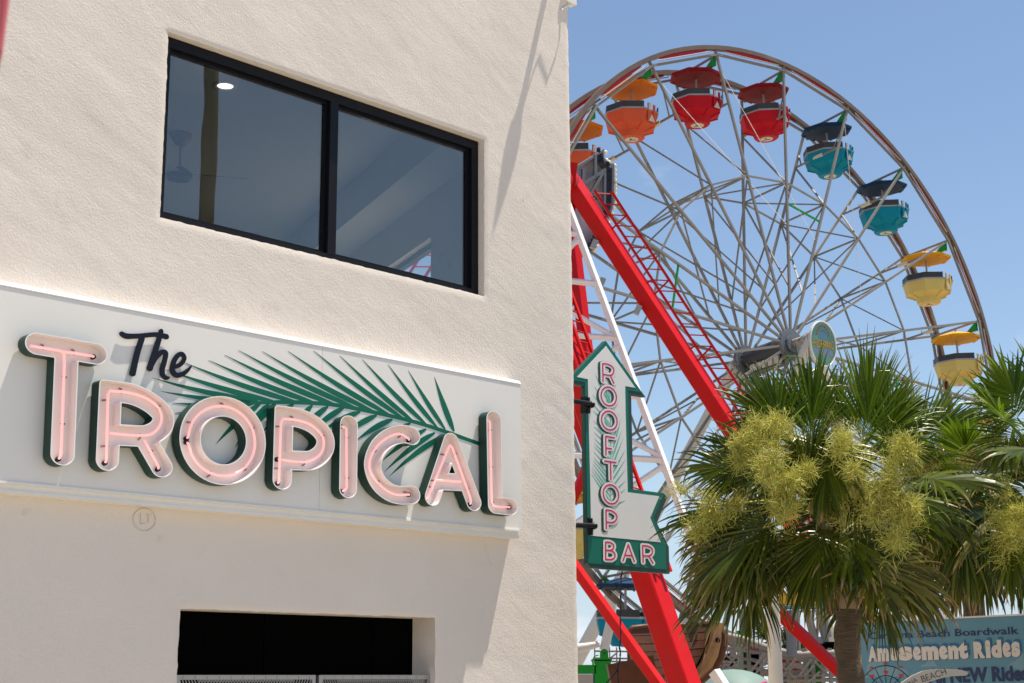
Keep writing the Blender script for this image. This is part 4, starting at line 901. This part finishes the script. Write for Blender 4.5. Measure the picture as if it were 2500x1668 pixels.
def spray(tree, base, c, rad, n, rnd):
    m = MB(); c = V(c); mid = base.lerp(c, .6) + Z * .1; m.tube([base, mid, c], [.018, .012, .006], 5); rad = V(rad) * .86
    lobes = [(c, .62)] + [(c + V((rnd.gauss(0, .55) * rad.x, rnd.gauss(0, .5) * rad.y, rnd.gauss(-.2, .6) * rad.z)), rnd.uniform(.3, .65)) for _ in range(10)]
    for l_, k_ in lobes: m.tube([c, c.lerp(l_, .5) + Z * .03, l_], .004, 4)
    for i in range(int(n * 1.9)):
        l_, k_ = rnd.choice(lobes); t = unit((rnd.gauss(0, 1), rnd.gauss(0, 1), rnd.gauss(0, 1))); p = l_ + V((t.x * rad.x, t.y * rad.y, t.z * rad.z)) * k_ * min(1.5, abs(rnd.gauss(0, .62)))
        d = unit(t * .5 + V((rnd.gauss(0, .7), rnd.gauss(0, .7), rnd.gauss(0, .7) + .15))); w_ = rnd.uniform(.0012, .0026)
        q = unit(d.cross(V((rnd.gauss(0, 1), rnd.gauss(0, 1), rnd.gauss(0, 1))))); L_ = rnd.uniform(.05, .15); pts = []
        for k in range(4):
            pts += [p - q * w_, p + q * w_]; d = unit(d + V((rnd.gauss(0, .35), rnd.gauss(0, .35), rnd.gauss(0, .35)))); p = p + d * L_ / 3
        m.add(pts, [(0, 1, 3, 2), (2, 3, 5, 4), (4, 5, 7, 6)])
    return m.build('flower_spray', M['flower'], tree)
def trunk(tree, foot, top, r0, r1, rnd, boots=26, bz=.9):
    m = MB(); n_ = 26; pts = [foot.lerp(top, i / n_) + V((.02 * math.sin(i * .7), .02 * math.cos(i * .5), 0)) for i in range(n_ + 1)]
    m.tube(pts, [r0 + (r1 - r0) * i / n_ + .012 * math.sin(i * 2.4) + (.05 if i > n_ - 4 else 0) for i in range(n_ + 1)], 20); m.build('trunk', M['bark'], tree, smooth=True)
    for i in range(boots):
        t = i * 2.399; h = top.z - bz + bz * i / boots; e = V((math.cos(t), math.sin(t), 0)); q = V((-e.y, e.x, 0)); c = V((top.x, top.y, h)); r_ = r1 + .03
        lean = q * rnd.choice((-.10, .10)); L_ = rnd.uniform(.22, .32); mb2 = MB(); ps = []
        for s_, wd_, o in ((0, .085, 0), (.5, .065, .05), (1, .03, .10 + rnd.uniform(0, .05))):
            k = c + e * (r_ + o) + Z * L_ * s_ + lean * s_; ps += [k - q * wd_, k + e * .025, k + q * wd_, k - e * .03]
        mb2.add(ps, [f for j in range(2) for f in [(4 * j + a, 4 * j + (a + 1) % 4, 4 * j + 4 + (a + 1) % 4, 4 * j + 4 + a) for a in range(4)]] + [(8, 9, 10, 11)]); mb2.build('leaf_boot', M['boot'], tree)
D = 2500 / 2350                                            # photo viewed at 2350 px wide
def dp(x, y, Y): return at(x * D, y * D, Y)
def palm(name_label, foot, top, r0, r1, fronds, sprays, seed, nrand, Y, rr=.62):
    rnd = random.Random(seed); tr = thing('palm_tree', name_label, 'palm tree', foot, 'cabbage palms beside the building'); trunk(tr, foot, top, r0, r1, rnd)
    for (hx, hy, yo, tx, ty, nv, Rr, dr, *ex) in fronds:
        hp = dp(hx, hy, Y + yo); tp = dp(tx, ty, Y + yo + (ex[0] if ex else 0)); d = tp - hp
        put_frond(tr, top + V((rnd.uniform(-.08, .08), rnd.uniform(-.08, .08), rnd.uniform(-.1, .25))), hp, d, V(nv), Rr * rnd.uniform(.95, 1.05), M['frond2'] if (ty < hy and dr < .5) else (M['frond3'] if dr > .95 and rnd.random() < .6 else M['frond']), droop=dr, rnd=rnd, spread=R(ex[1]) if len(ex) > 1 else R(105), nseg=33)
    for i in range(nrand):
        t = i * 2.399 + seed; el = rnd.uniform(-.85, .75); e = V((math.cos(t) * math.cos(el), math.sin(t) * math.cos(el), math.sin(el)))
        hp = top + e * rnd.uniform(.65, .95) + Z * .1; d = unit(e + V((0, 0, -.35 if el < .3 else .1))); nv = unit(Z * 1.0 - e * .4 + V((rnd.uniform(-.4, .4), rnd.uniform(-.4, .4), 0)))
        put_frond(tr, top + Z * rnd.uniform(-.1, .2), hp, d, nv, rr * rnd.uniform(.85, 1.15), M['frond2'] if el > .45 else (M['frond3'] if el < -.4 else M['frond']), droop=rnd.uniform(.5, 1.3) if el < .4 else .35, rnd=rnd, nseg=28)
    for (x, y, yo, ra, n) in sprays: spray(tr, top, dp(x, y, Y + yo), ra, n, rnd)
    return tr
Y1 = 14.4
F1 = [(1868, 1005, .25, 1850, 800, (.3, -1, .2), .86, .2, 0, 58), (1850, 1000, .45, 1812, 830, (.5, -1, .2), .72, .3, 0, 60), (1990, 1005, -.1, 2000, 790, (.15, -1, .2), .90, .14, 0, 46), (2000, 1000, .2, 2040, 820, (-.3, -1, .2), .80, .25, 0, 50), (1930, 1000, .6, 1915, 830, (0, -1, .3), .70, .3, 0, 60), (1985, 1010, .3, 1985, 800, (-.2, -1, .1), .84, .2, 0, 60), (1862, 1010, .1, 1868, 815, (-.2, -1, .1), .80, .2, 0, 55), (1795, 985, .0, 1760, 860, (.2, -1, .3), .66, .35, 0, 70), (2030, 1010, .1, 2090, 850, (.2, -1, .3), .70, .35, 0, 60), (1790, 970, .4, 1690, 880, (-.3, -1, .6), .60, .5), (2030, 1000, .4, 2110, 900, (.4, -1, .5), .62, .5), (2040, 1030, -.1, 2130, 1010, (.3, -.8, .8), .5, .9),
      (1765, 1050, -.5, 1640, 1000, (-.2, -1, .5), .60, .6, 0, 120), (1745, 1090, -.1, 1640, 1110, (-.3, -1, .6), .55, .9), (1898, 1030, -1.0, 1880, 1150, (0, -.75, .7), .56, 1.3, 0, 130), (1750, 1180, -.3, 1580, 1200, (-.2, -.5, .9), .72, .9), (1720, 1240, -.5, 1570, 1360, (-.3, -.8, .7), .72, 1.1),
      (1690, 1200, .2, 1560, 1250, (-.3, -.6, .9), .62, 1.0), (1800, 1230, -.6, 1730, 1390, (-.2, -.9, .5), .66, 1.2), (1870, 1230, -.8, 1830, 1400, (0, -1, .5), .64, 1.2), (1930, 1230, -.4, 1900, 1390, (.1, -1, .5), .58, 1.2), (1660, 1250, .0, 1560, 1420, (-.3, -.9, .6), .62, 1.1),
      (2000, 1185, -.5, 2060, 1320, (.3, -.9, .5), .62, 1.1), (2015, 1335, -.9, 2065, 1500, (.3, -1, .3), .66, .9, 0, 65), (2050, 1160, .2, 2170, 1220, (.3, -.6, .8), .6, 1.0), (1800, 1120, .4, 1720, 1190, (-.2, -.8, .7), .5, 1.0), (1980, 1120, .5, 2060, 1180, (.3, -.8, .7), .5, 1.0), (1760, 1290, .4, 1680, 1440, (-.2, -1, .5), .55, 1.2),
      (1905, 1035, -1.25, 1870, 1180, (-.1, -.8, .6), .62, 1.0, 0, 120), (1960, 1100, -1.0, 2000, 1220, (.2, -.9, .5), .55, 1.1, 0, 80), (1850, 1080, -1.2, 1900, 960, (.2, -1, .3), .5, .5, 0, 60), (1700, 1075, -.9, 1600, 1060, (-.3, -1, .5), .6, .8, 0, 80),
      (1779, 1196, -.7, 1610, 1300, (-.3, -.7, .8), .98, .75, 0, 70), (1723, 1300, -.5, 1600, 1400, (-.3, -.8, .7), .80, .8, 0, 80), (1894, 1212, -.9, 1840, 1400, (0, -1, .5), .82, .8, 0, 62), (1735, 1310, -.2, 1720, 1450, (-.1, -1, .4), .70, .8, 0, 60), (1700, 1160, -.2, 1560, 1180, (-.2, -.5, .9), .75, .8, 0, 70)]
S1 = [(1750, 1005, -.9, (.28, .2, .25), 1700), (1805, 1105, -1.3, (.22, .2, .28), 1600), (1950, 1065, -1.2, (.24, .2, .27), 1700), (2040, 1115, -1.2, (.28, .24, .32), 2600), (1640, 1160, -.5, (.28, .22, .17), 1000), (1950, 1150, -.9, (.22, .2, .2), 700)]
top1 = dp(1928, 1195, Y1); foot1 = V((dp(1968, 1640, Y1).x, top1.y, 0))
palm('near cabbage palm with yellow green flower sprays in front of the ferris wheel', foot1, top1, .128, .112, F1, S1, 3, 22, Y1, .66)
Y2 = 21.0
F2 = [(2088, 1040, -.3, 2200, 880, (-.35, -1, .1), .92, .12, 0, 42), (2120, 1010, .2, 2240, 930, (.2, -.7, .9), .75, .4), (2230, 1080, -.3, 2350, 1080, (.2, -.5, .9), .7, .8), (2170, 1160, -.6, 2140, 1300, (0, -.9, .6), .65, 1.2), (2210, 1190, -.7, 2230, 1370, (.1, -1, .5), .72, 1.2, 0, 100), (2290, 1190, -.5, 2330, 1350, (.2, -1, .5), .72, 1.2), (2110, 1180, -.3, 2060, 1290, (-.2, -.9, .6), .6, 1.2),
      (2260, 1260, -.3, 2280, 1400, (.1, -1, .4), .62, 1.2), (2200, 1270, -.2, 2180, 1410, (0, -1, .4), .6, 1.2), (2330, 1270, -.2, 2370, 1400, (.1, -1, .4), .62, 1.2), (2160, 1070, -.6, 2080, 1120, (-.2, -.7, .8), .5, .9), (2290, 1130, -.2, 2390, 1190, (.2, -.6, .9), .7, .9), (2240, 1140, -.9, 2280, 1240, (.1, -.8, .7), .62, 1.1), (2130, 1240, .2, 2100, 1390, (-.1, -1, .5), .6, 1.2)]
S2 = [(2190, 1040, -.5, (.30, .25, .17), 1100), (2125, 1085, -.6, (.24, .22, .2), 800), (2250, 1010, -.3, (.2, .2, .12), 400)]
top2 = dp(2215, 1170, Y2); foot2 = V((top2.x + .1, top2.y, 0))
palm('second cabbage palm behind the blue billboard, its large fan leaf rising to the right', foot2, top2, .16, .135, [(a, b, c, d, e, f, g * 1.35, *h) for a, b, c, d, e, f, g, *h in F2], [(a, b, c, tuple(x * 1.35 for x in d), e) for a, b, c, d, e in S2], 11, 26, Y2, .9)
Y3 = 15.0
F3 = [(2345, 935, .0, 2300, 850, (.1, -1, .3), .62, .25, 0, 130), (2335, 960, .2, 2270, 900, (-.2, -1, .4), .6, .35), (2330, 990, .0, 2270, 1060, (-.2, -1, .5), .55, .6), (2380, 900, .3, 2420, 800, (.2, -1, .3), .6, .3), (2330, 1230, -.4, 2300, 1350, (-.1, -1, .5), .55, 1.1), (2360, 1120, -.1, 2310, 1180, (-.2, -.8, .7), .5, .9)]
S3 = [(2340, 1185, -.5, (.24, .22, .26), 1200), (2320, 1225, -.5, (.18, .18, .2), 500)]
top3 = dp(2420, 1110, Y3); foot3 = V((top3.x + .05, top3.y, 0))
palm('third cabbage palm cut off by the right edge of the photo', foot3, top3, .16, .135, F3, S3, 23, 8, Y3, .55)

# ------------------------------------------------------------------ billboard
BA = at(2098, 1522, 19.0); BDv = unit((.56, -.83, 0)); BN = unit((-.83, -.56, 0))
bb = thing('billboard', 'blue billboard advertising boardwalk amusement rides behind the near palm trunk', 'billboard', V((BA.x, BA.y, 0)))
BTOP = BA.z; BLEN = 3.1
def b3(s, z, w): p = V((BA.x, BA.y, 0)) + BDv * s + BN * w; p.z = z; return p
m = MB(); m.prism([[(0, .75), (BLEN, .75), (BLEN, BTOP), (0, BTOP)]], b3, -.06, 0); m.build('board', M['board'], bb)
m = MB(); m.prism([[(-.01, BTOP), (BLEN + .01, BTOP), (BLEN + .01, BTOP + .018), (-.01, BTOP + .018)]], b3, -.07, .012); m.build('top_edge', M['wsteel'], bb)
for s in (.3, BLEN - .3): m = MB(); m.prism([[(s - .05, 0), (s + .05, 0), (s + .05, BTOP - .1), (s - .05, BTOP - .1)]], b3, -.17, -.062); m.build('post', M['wsteel'], bb)
bz = lambda x, y: (2100 + x / 5.875, 1468 + y / 5.875)
def bpt(x, y): q = hit(*bz(x, y), BA, BN); return ((q - BA).dot(BDv), q.z)
def btext(body, pbl, pbr, ph, ma, w, off=0.0, shift=(0, 0), nm='lettering'):   # bottom-left, bottom-right pixel of the line and the cap height
    a, b = bpt(*pbl), bpt(*pbr); t = bpt(pbl[0], pbl[1] - ph); hh = t[1] - a[1]
    vs, fs = text_geo(body, 1, off); xs = [v.x for v in vs]; x0, x1 = min(xs), max(xs); capt = .73; m = MB()
    m.add([b3(a[0] + (v.x - x0) / (x1 - x0) * (b[0] - a[0]) + shift[0], a[1] + (v.x - x0) / (x1 - x0) * (b[1] - a[1]) + v.y / capt * hh + shift[1], w) for v in vs], fs); return m.build(nm, ma, bb, kind='stuff')
def cloud(pts): m = MB(); m.prism([[bpt(*p) for p in pts][::-1]], b3, .001, .003); m.build('cloud_print', M['boardlt'], bb)
cloud([(870, 945), (880, 915), (930, 900), (960, 870), (980, 830), (1030, 805), (1070, 830), (1085, 890), (1115, 935)]); cloud([(95, 985), (110, 900), (160, 870), (330, 870), (370, 930), (620, 960), (700, 1010), (690, 1080), (60, 1100)])
cloud([(2100, 940), (2160, 890), (2230, 860), (2290, 790), (2350, 740), (2352, 1000)])
btext('Carolina Beach Boardwalk', (125, 545), (2280, 468), 100, M['navy'], .006, .012)
def bword(pieces, y0, x0, y1, x1):
    for ch, xa, xb, h_ in pieces:
        bl = lambda x: y0 + (x - x0) / (x1 - x0) * (y1 - y0)
        vs, fs = text_geo(ch, 1, .07, .93); xs = [v.x for v in vs]; ys = [v.y for v in vs]; base = min(ys)
        a, b = bpt(xa, bl(xa)), bpt(xb, bl(xb)); hh = bpt(xa, bl(xa) - h_)[1] - a[1]; ky = hh / (max(ys) - base)
        for ma, w, sh_ in ((M['blueprint'], .006, (.022, .030)), (M['navy'], .0075, (.002, -.003)), (M['printw'], .010, (0, 0))):
            m = MB(); m.add([b3(a[0] + (v.x - min(xs)) / (max(xs) - min(xs)) * (b[0] - a[0]) + sh_[0], a[1] + (v.x - min(xs)) / (max(xs) - min(xs)) * (b[1] - a[1]) + (v.y - base) * ky + sh_[1], w) for v in vs], fs); m.build('lettering', ma, bb)
bword([('A', 128, 258, 222), ('m', 262, 425, 196), ('u', 440, 555, 192), ('s', 565, 765, 205), ('e', 770, 888, 202), ('m', 895, 1140, 200), ('e', 1146, 1272, 200), ('n', 1278, 1424, 196), ('t', 1420, 1562, 248)], 872, 128, 826, 1560)
bword([('R', 1645, 1806, 240), ('i', 1814, 1888, 258), ('d', 1896, 2046, 256), ('e', 2058, 2178, 220), ('s', 2186, 2312, 222)], 822, 1665, 800, 2310)
btext('All NEW Rides', (975, 1172), (2420, 1128), 200, M['navy'], .006, .04)
m = MB(); mr = MB(); c = bpt(380, 1300); rx = (bpt(760, 1300)[0] - bpt(0, 1300)[0]) / 2; rz = bpt(380, 925)[1] - c[1]
for f_ in (1.0, .62): m.tube([b3(c[0] + rx * f_ * math.cos(t), c[1] + rz * f_ * math.sin(t), .004) for t in np.linspace(-.2, math.pi + .2, 40)], .006, 4)
for k in range(9):
    t = math.pi * k / 8; m.tube([b3(*c, .004), b3(c[0] + rx * math.cos(t), c[1] + rz * math.sin(t), .004)], .004, 4)
for (x, y) in ((172, 1070), (372, 1012), (588, 1060)):
    p = bpt(x, y); h_ = .036; mr = MB()
    mr.prism([[(p[0] - h_, p[1] + .01), (p[0] - h_ * .6, p[1] - .025), (p[0] + h_ * .6, p[1] - .025), (p[0] + h_, p[1] + .01)]], b3, .004, .008)
    mr.prism([[(p[0] - h_, p[1] + .085), (p[0] + h_, p[1] + .085), (p[0] + h_ * .4, p[1] + .105), (p[0] - h_ * .4, p[1] + .105)]], b3, .004, .008); mr.build('gondola_print', M['rimred'], bb, kind='stuff')
m.build('wheel_print', M['navy'], bb)
# crescent board with hand lettering
CB = at(2290, 1660, 16.2); CN = V((0, -1, 0))
cres = thing('crescent_board', 'white crescent shaped board hand lettered with the beach name in front of the billboard', 'sign', V((CB.x, CB.y, 0)))
def cpt(x, y): q = at(*bz(x, y), 16.2); return (q.x, q.z)
c3 = lambda x, z, w: V((x, 16.2 - w, z))
cur = [(400, 1400), (430, 1290), (590, 1170), (740, 1070), (900, 1000), (1100, 970), (1300, 968), (1450, 985), (1540, 1015), (1556, 1040), (1520, 1066), (1300, 1078), (1150, 1108), (1000, 1155), (900, 1210), (800, 1300), (760, 1400)]
m = MB(); m.prism([[cpt(*p) for p in cur][::-1]], c3, -.03, 0); m.build('board', M['printw'], cres)
def ctext(body, p0, p1, ph):
    a, b = V((*cpt(*p0), 0)), V((*cpt(*p1), 0)); hh = ph / 5.875 / FPX * 16.2; d = (b - a); n_ = V((-d.y, d.x, 0)).normalized()
    vs, fs = text_geo(body, 1, -.012); xs = [v.x for v in vs]; x0, x1 = min(xs), max(xs); m = MB()
    m.add([c3(*(a + d * ((v.x - x0) / (x1 - x0)) + n_ * (v.y / .73 * hh + .02 * hh * math.sin(v.x * 9)))[:2], .003) for v in vs], fs); m.build('hand_lettering', M['ink'], cres)
ctext('BEACH', (895, 1165), (1245, 1052), 95); ctext('CAROLINA', (470, 1390), (830, 1150), 75)
m = MB(); m.tube([V((CB.x, 16.24, 0)), V((CB.x, 16.24, cpt(600, 1260)[1]))], .03, 8); m.build('post', M['wsteel'], cres)

# ------------------------------------------------------------------ things behind, low down
# white post
m = MB(); a = at(1896, 1700, 20); m.tube([V((a.x, a.y, 0)), V((a.x, a.y, 2.6)), at(1880, 1395, 20)], [.095, .09, .085], 16)
tag(m.build('white_post', M['wsteel'], None, smooth=True), 'round off white post standing left of the near palm trunk', 'post')
def q1(x, y, Y): return at(1780 + x / 5.228, 1368 + y / 5.228, Y)
# coaster like platform
YC = 38
cs = thing('steel_platform', 'grey steel lattice platform with railings low behind the white post', 'platform', V((q1(800, 1500, YC).x, YC, 0)))
for pts, r_ in (([(-100, 960), (150, 1010), (470, 1120), (700, 1180), (900, 1210), (1100, 1200), (1360, 1190)], .10), ([(-100, 1130), (150, 1150), (480, 1190), (760, 1250), (1000, 1260), (1380, 1250)], .05), ([(-300, 1330), (200, 1260), (470, 1330)], .05), ([(-250, 1420), (200, 1350), (480, 1420)], .05), ([(640, 1470), (1400, 1468)], .04), ([(640, 1530), (1420, 1525)], .05)):
    m = MB(); m.tube([V(p) for p in smooth([tuple(q1(x, y, YC)) for x, y in pts], 5)], r_, 8); m.build('rail', M['steel'], cs, smooth=True)
for x in (-260, -150, 40, 150, 240, 400, 640, 740, 960, 1060, 1180, 1280, 1370):
    p = q1(x, 1120 if x > 600 else 1060, YC); m = MB(); m.bar(V((p.x, YC, 0)), V((p.x, YC, p.z)), .09, .09); m.build('post', M['steel'], cs)
for (x0, y0, x1, y1) in ((-20, 1260, 180, 1080), (60, 1280, 220, 1100), (270, 1440, 460, 1180), (340, 1450, 480, 1260), (640, 1320, 900, 1560), (650, 1500, 860, 1330), (900, 1480, 1050, 1270), (960, 1480, 1090, 1340), (740, 1400, 860, 1250), (1100, 1300, 1250, 1450), (1180, 1480, 1330, 1330), (-250, 1330, -60, 1500), (1020, 1560, 1160, 1420)):
    m = MB(); m.bar(q1(x0, y0, YC - .2), q1(x1, y1, YC - .2), .05, .05); m.build('diagonal', M['steel'], cs)
for (x0, y0, x1, y1, ma) in ((160, 1200, 380, 1450, 'black_in'), (610, 1260, 890, 1310, 'rimred'), (1210, 1040, 1350, 1160, 'black_in'), (1200, 970, 1270, 1060, 'slate')):
    m = MB(); a, b = q1(x0, y1, YC + .6), q1(x1, y0, YC + .6); m.box((a.x, YC + .6, a.z), (b.x, YC + 1.4, b.z)); m.build('machine_box', M[ma], cs)
for (x, y0, y1) in ((190, 900, 1200), (1090, 1290, 1520)):
    a, b = q1(x, y1, YC + .3), q1(x, y0, YC + .3); m = MB(); m.bar(V((a.x, a.y, 0)), V((a.x, a.y, b.z)), .34 if x < 300 else .12, .3); m.build('green_post', M['green'], cs)
for (x0, y0, x1, y1, r_) in ((180, 640, 180, 900, .10), (795, 640, 800, 1220, .13), (1000, 660, 1090, 1010, .10), (1130, 560, 1125, 1010, .03), (700, 800, 770, 1020, .03), (1170, 660, 1250, 990, .14)):
    m = MB(); m.tube([q1(x0, y0, YC - .4), q1(x1, y1, YC - .4)], r_, 8); m.build('strut', M['steel'] if r_ < .12 else M['slate'], cs)
# left low scaffold behind the green machine
c2 = thing('scaffold_tower', 'thin grey scaffold railing behind the green machine', 'scaffold', V((B_(560, 1400, 36).x, 36, 0)))
for x in (270, 460, 550, 690, 720): m = MB(); p = B_(x, 1110, 36); m.bar(V((p.x, 36, 0)), p, .03, .03); m.build('post', M['steel'], c2)
for y in (1160, 1250, 1290, 1340, 1420): m = MB(); m.bar(B_(265, y, 36), B_(730, y + 6, 36), .04, .04); m.build('rail', M['steel'], c2)
for (x0, y0, x1, y1) in ((560, 1290, 720, 1420), (560, 1420, 700, 1300), (470, 1250, 560, 1180)): m = MB(); m.bar(B_(x0, y0, 36), B_(x1, y1, 36), .035, .035); m.build('diagonal', M['steel'], c2)
# right scaffold by the prow
c4 = thing('scaffold_fence', 'grey scaffold with cross bars to the right of the wooden ship', 'scaffold', V((B_(2000, 1400, 37).x, 37, 0)))
for x in (1900, 1960, 2040, 2060, 2120): m = MB(); p = B_(x, 980, 37); m.bar(V((p.x, 37, 0)), p, .03, .03); m.build('post', M['steel'], c4)
for y in (1110, 1200, 1260, 1330, 1400): m = MB(); m.bar(B_(1880, y, 37), B_(2140, y + 20, 37), .05, .05); m.build('rail', M['steel'], c4)
for (x0, y0, x1, y1) in ((1890, 1330, 2040, 1130), (1960, 1400, 2120, 1220), (1900, 1200, 2040, 1330)): m = MB(); m.bar(B_(x0, y0, 37), B_(x1, y1, 37), .05, .05); m.build('diagonal', M['steel'], c4)
# green machine with arm
YG = 29
gm = thing('green_machine', 'bright green ride machine with round pivot lug by the building corner', 'machine', V((B_(370, 1500, YG).x, YG, 0)))
def gb(x0, y0, x1, y1, dep, ma, nm, z0=False):
    a, b = B_(x0, y1, YG), B_(x1, y0, YG); m = MB(); m.box((a.x, YG, 0 if z0 else a.z), (b.x, YG + dep, b.z)); return m.build(nm, M[ma], gm)
gb(275, 1270, 478, 1700, .9, 'green', 'column', 1); gb(20, 1335, 285, 1450, .6, 'green', 'cross_beam'); gb(258, 1255, 492, 1285, 1.0, 'green', 'cap_plate')
m = MB(); c = B_(393, 1185, YG); m.lathe([(.078, 0), (.078, .12)], 20, c, V((0, 1, 0))); m.frame(c + V((0, .06, -.07)), V((.077, 0, 0)), V((0, .058, 0)), V((0, 0, .07))); m.build('pivot_lug', M['green'], gm, smooth=True, auto=40)
m = MB(); m.lathe([(.02, -.012), (.02, .0)], 12, c, V((0, 1, 0))); m.build('pivot_pin', M['dkgrey'], gm)
m = MB(); m.tube([B_(x, y, YG - .05) for x, y in ((320, 1210), (270, 1225), (240, 1280), (250, 1330), (275, 1340))], .012, 6); m.build('hose', M['green'], gm)
gb(30, 1455, 240, 1700, .7, 'gtrim', 'motor_box', 1)
m = MB(); m.tube([B_(20, 1130, YG + 3), B_(170, 1105, YG + 3), B_(330, 1070, YG + 3)], [.10, .085, .06], 10); m.bar(B_(290, 1030, YG + 2.9), B_(320, 1110, YG + 2.9), .06, .05); m.tube([B_(500, 560, YG + 3), B_(470, 800, YG + 3), B_(390, 1150, YG + 3)], [.09, .10, .10], 10); m.build('white_arm', M['wsteel'], gm, smooth=True, auto=40)
# pale teal canopy dome with coloured swirl
YD = 30
dc = at(1790, 1700, YD); dome = thing('canopy_dome', 'pale teal canvas canopy with coloured swirls below the palm fronds', 'canopy', V((dc.x, YD, 0)))
rd = 110 / FPX * YD; ztop = at(1790, 1634, YD).z
prof = [(rd * math.cos(t), ztop - .62 + .62 * math.sin(t)) for t in np.linspace(0, 1.54, 9)]
m = MB(); m.lathe(prof, 28, V((dc.x, YD, 0)), Z, caps=False); m.build('canvas', M['dome'], dome, smooth=True)
m = MB(); m.lathe([(.05, 0), (.05, ztop - .1)], 8, V((dc.x, YD, 0))); m.build('pole', M['gtrim'], dome)
for k, (ma, h0) in enumerate((('yellow', .20), ('purple', .27), ('blueprint', .13), ('apink', .34))):
    m = MB(); pts = []
    for i in range(15):
        a = -2.6 + i * .15; t = h0 + .22 * math.sin(i * .35 + k) + .1; tw_ = .045 * math.sin(math.pi * i / 14) + .004
        for dt in (-tw_, tw_):
            tt = min(1.4, max(.02, t + dt)); r_ = rd * math.cos(tt) * 1.012; pts.append(V((dc.x + r_ * math.cos(a), YD + r_ * math.sin(a), ztop - .62 + .62 * math.sin(tt) + .012)))
    m.add(pts, [(2 * i, 2 * i + 2, 2 * i + 3, 2 * i + 1) for i in range(14)]); m.build('swirl_print', M[ma], dome)
# brown roofed stall with white balusters
YR = 52
rs = thing('brown_stall', 'low brown roofed stall with white balusters far behind the red brace', 'stall', V((q1(960, 1300, YR).x, YR, 0)))
a, b = q1(815, 1150, YR), q1(1210, 1085, YR); m = MB(); m.box((a.x, YR, a.z + .1), (b.x, YR + 3, b.z)); m.build('roof', M['brownroof'], rs)
for i in range(14):
    x = a.x + .2 + i * .2; m = MB(); m.box((x, YR + .1, a.z - .5), (x + .09, YR + .18, a.z + .095)); m.build('baluster', M['white'], rs)
m = MB(); m.box((a.x + .1, YR + .3, 0), (b.x - .1, YR + 2.8, a.z - .5)); m.build('wall', M['brownroof'], rs)
# teal and amber ride front behind the palm fronds
YF = 40
rfm = thing('amber_ride_front', 'amber and teal ride frontage glimpsed behind the hanging fronds', 'amusement ride', V((at(2120, 1500, YF).x, YF, 0)))
def fbox(x0, y0, x1, y1, ma, nm, dy=0, z0=False):
    a, b = at(x0, y1, YF + dy), at(x1, y0, YF + dy); m = MB(); m.box((a.x, YF + dy, 0 if z0 else a.z), (b.x, YF + dy + .5, b.z)); m.build(nm, M[ma], rfm)
fbox(2095, 1405, 2135, 1540, 'yellow', 'amber_panel', 0, True); fbox(2101, 1508, 2112, 1545, 'red', 'red_panel', -.2); fbox(2200, 1455, 2275, 1500, 'oval', 'teal_panel'); fbox(2255, 1490, 2330, 1512, 'white', 'white_rail', -.2)
fbox(1890, 1446, 2036, 1476, 'yellow', 'amber_awning', -.5); fbox(1895, 1478, 2035, 1486, 'oval', 'teal_rail', -.5); fbox(1895, 1490, 2035, 1494, 'oval', 'teal_rail', -.5); fbox(2255, 1515, 2420, 1530, 'dkgrey', 'dark_base', 0, True)
# two small far palms behind the post
for (x, y, lab) in ((1885, 1575, 'small far palm left of the others behind the white post'), (1915, 1588, 'small far palm right behind the white post')):
    rnd = random.Random(x); top = at(x, y, 48); ft = V((top.x, top.y, 0)); tr = thing('palm_tree', lab, 'palm tree', ft, 'small far palms')
    m = MB(); m.tube([ft, top], .16, 8); m.build('trunk', M['bark'], tr)
    for i in range(14):
        t = i * 2.4; el = rnd.uniform(-.3, 1.1); e = V((math.cos(t) * math.cos(el), math.sin(t) * math.cos(el), math.sin(el)))
        put_frond(tr, top, top + e * .35, e, Z - e * .3 + V((0, -.5, 0)), .62, M['frond'], droop=.7, rnd=rnd, nseg=14)

# ------------------------------------------------------------------ behind and beside the camera
# utility pole mirrored in the left pane
g0 = hit(508, 350, P3(0, 0, -.15), ND); inc = (g0 - CAM).normalized(); rf_ = inc - 2 * inc.dot(ND) * ND; pp = g0 + rf_ * (16 / math.hypot(rf_.x, rf_.y))
m = MB(); m.tube([V((pp.x, pp.y, 0)), V((pp.x, pp.y, 20))], [.18, .14], 14)
tag(m.build('utility_pole', M['polewood'], None, smooth=True), 'dark wooden utility pole seen mirrored in the left window pane', 'pole')
# blurred red cloth edge close to the lens, top left
q = [at(-90, -60, 1.75), at(22, -60, 1.7), at(-1, 117, 1.72), at(-20, 200, 1.74), at(-120, 220, 1.78)]
m = MB(); m.add(q + [p + V((0, .012, 0)) for p in q], [(0, 4, 3, 2, 1), (5, 6, 7, 8, 9)] + [(i, (i + 1) % 5, 5 + (i + 1) % 5, 5 + i) for i in range(5)])
tag(m.build('red_cloth', M['pinkred'], None), 'blurred pinkish red cloth edge close by in the top left corner', 'cloth')
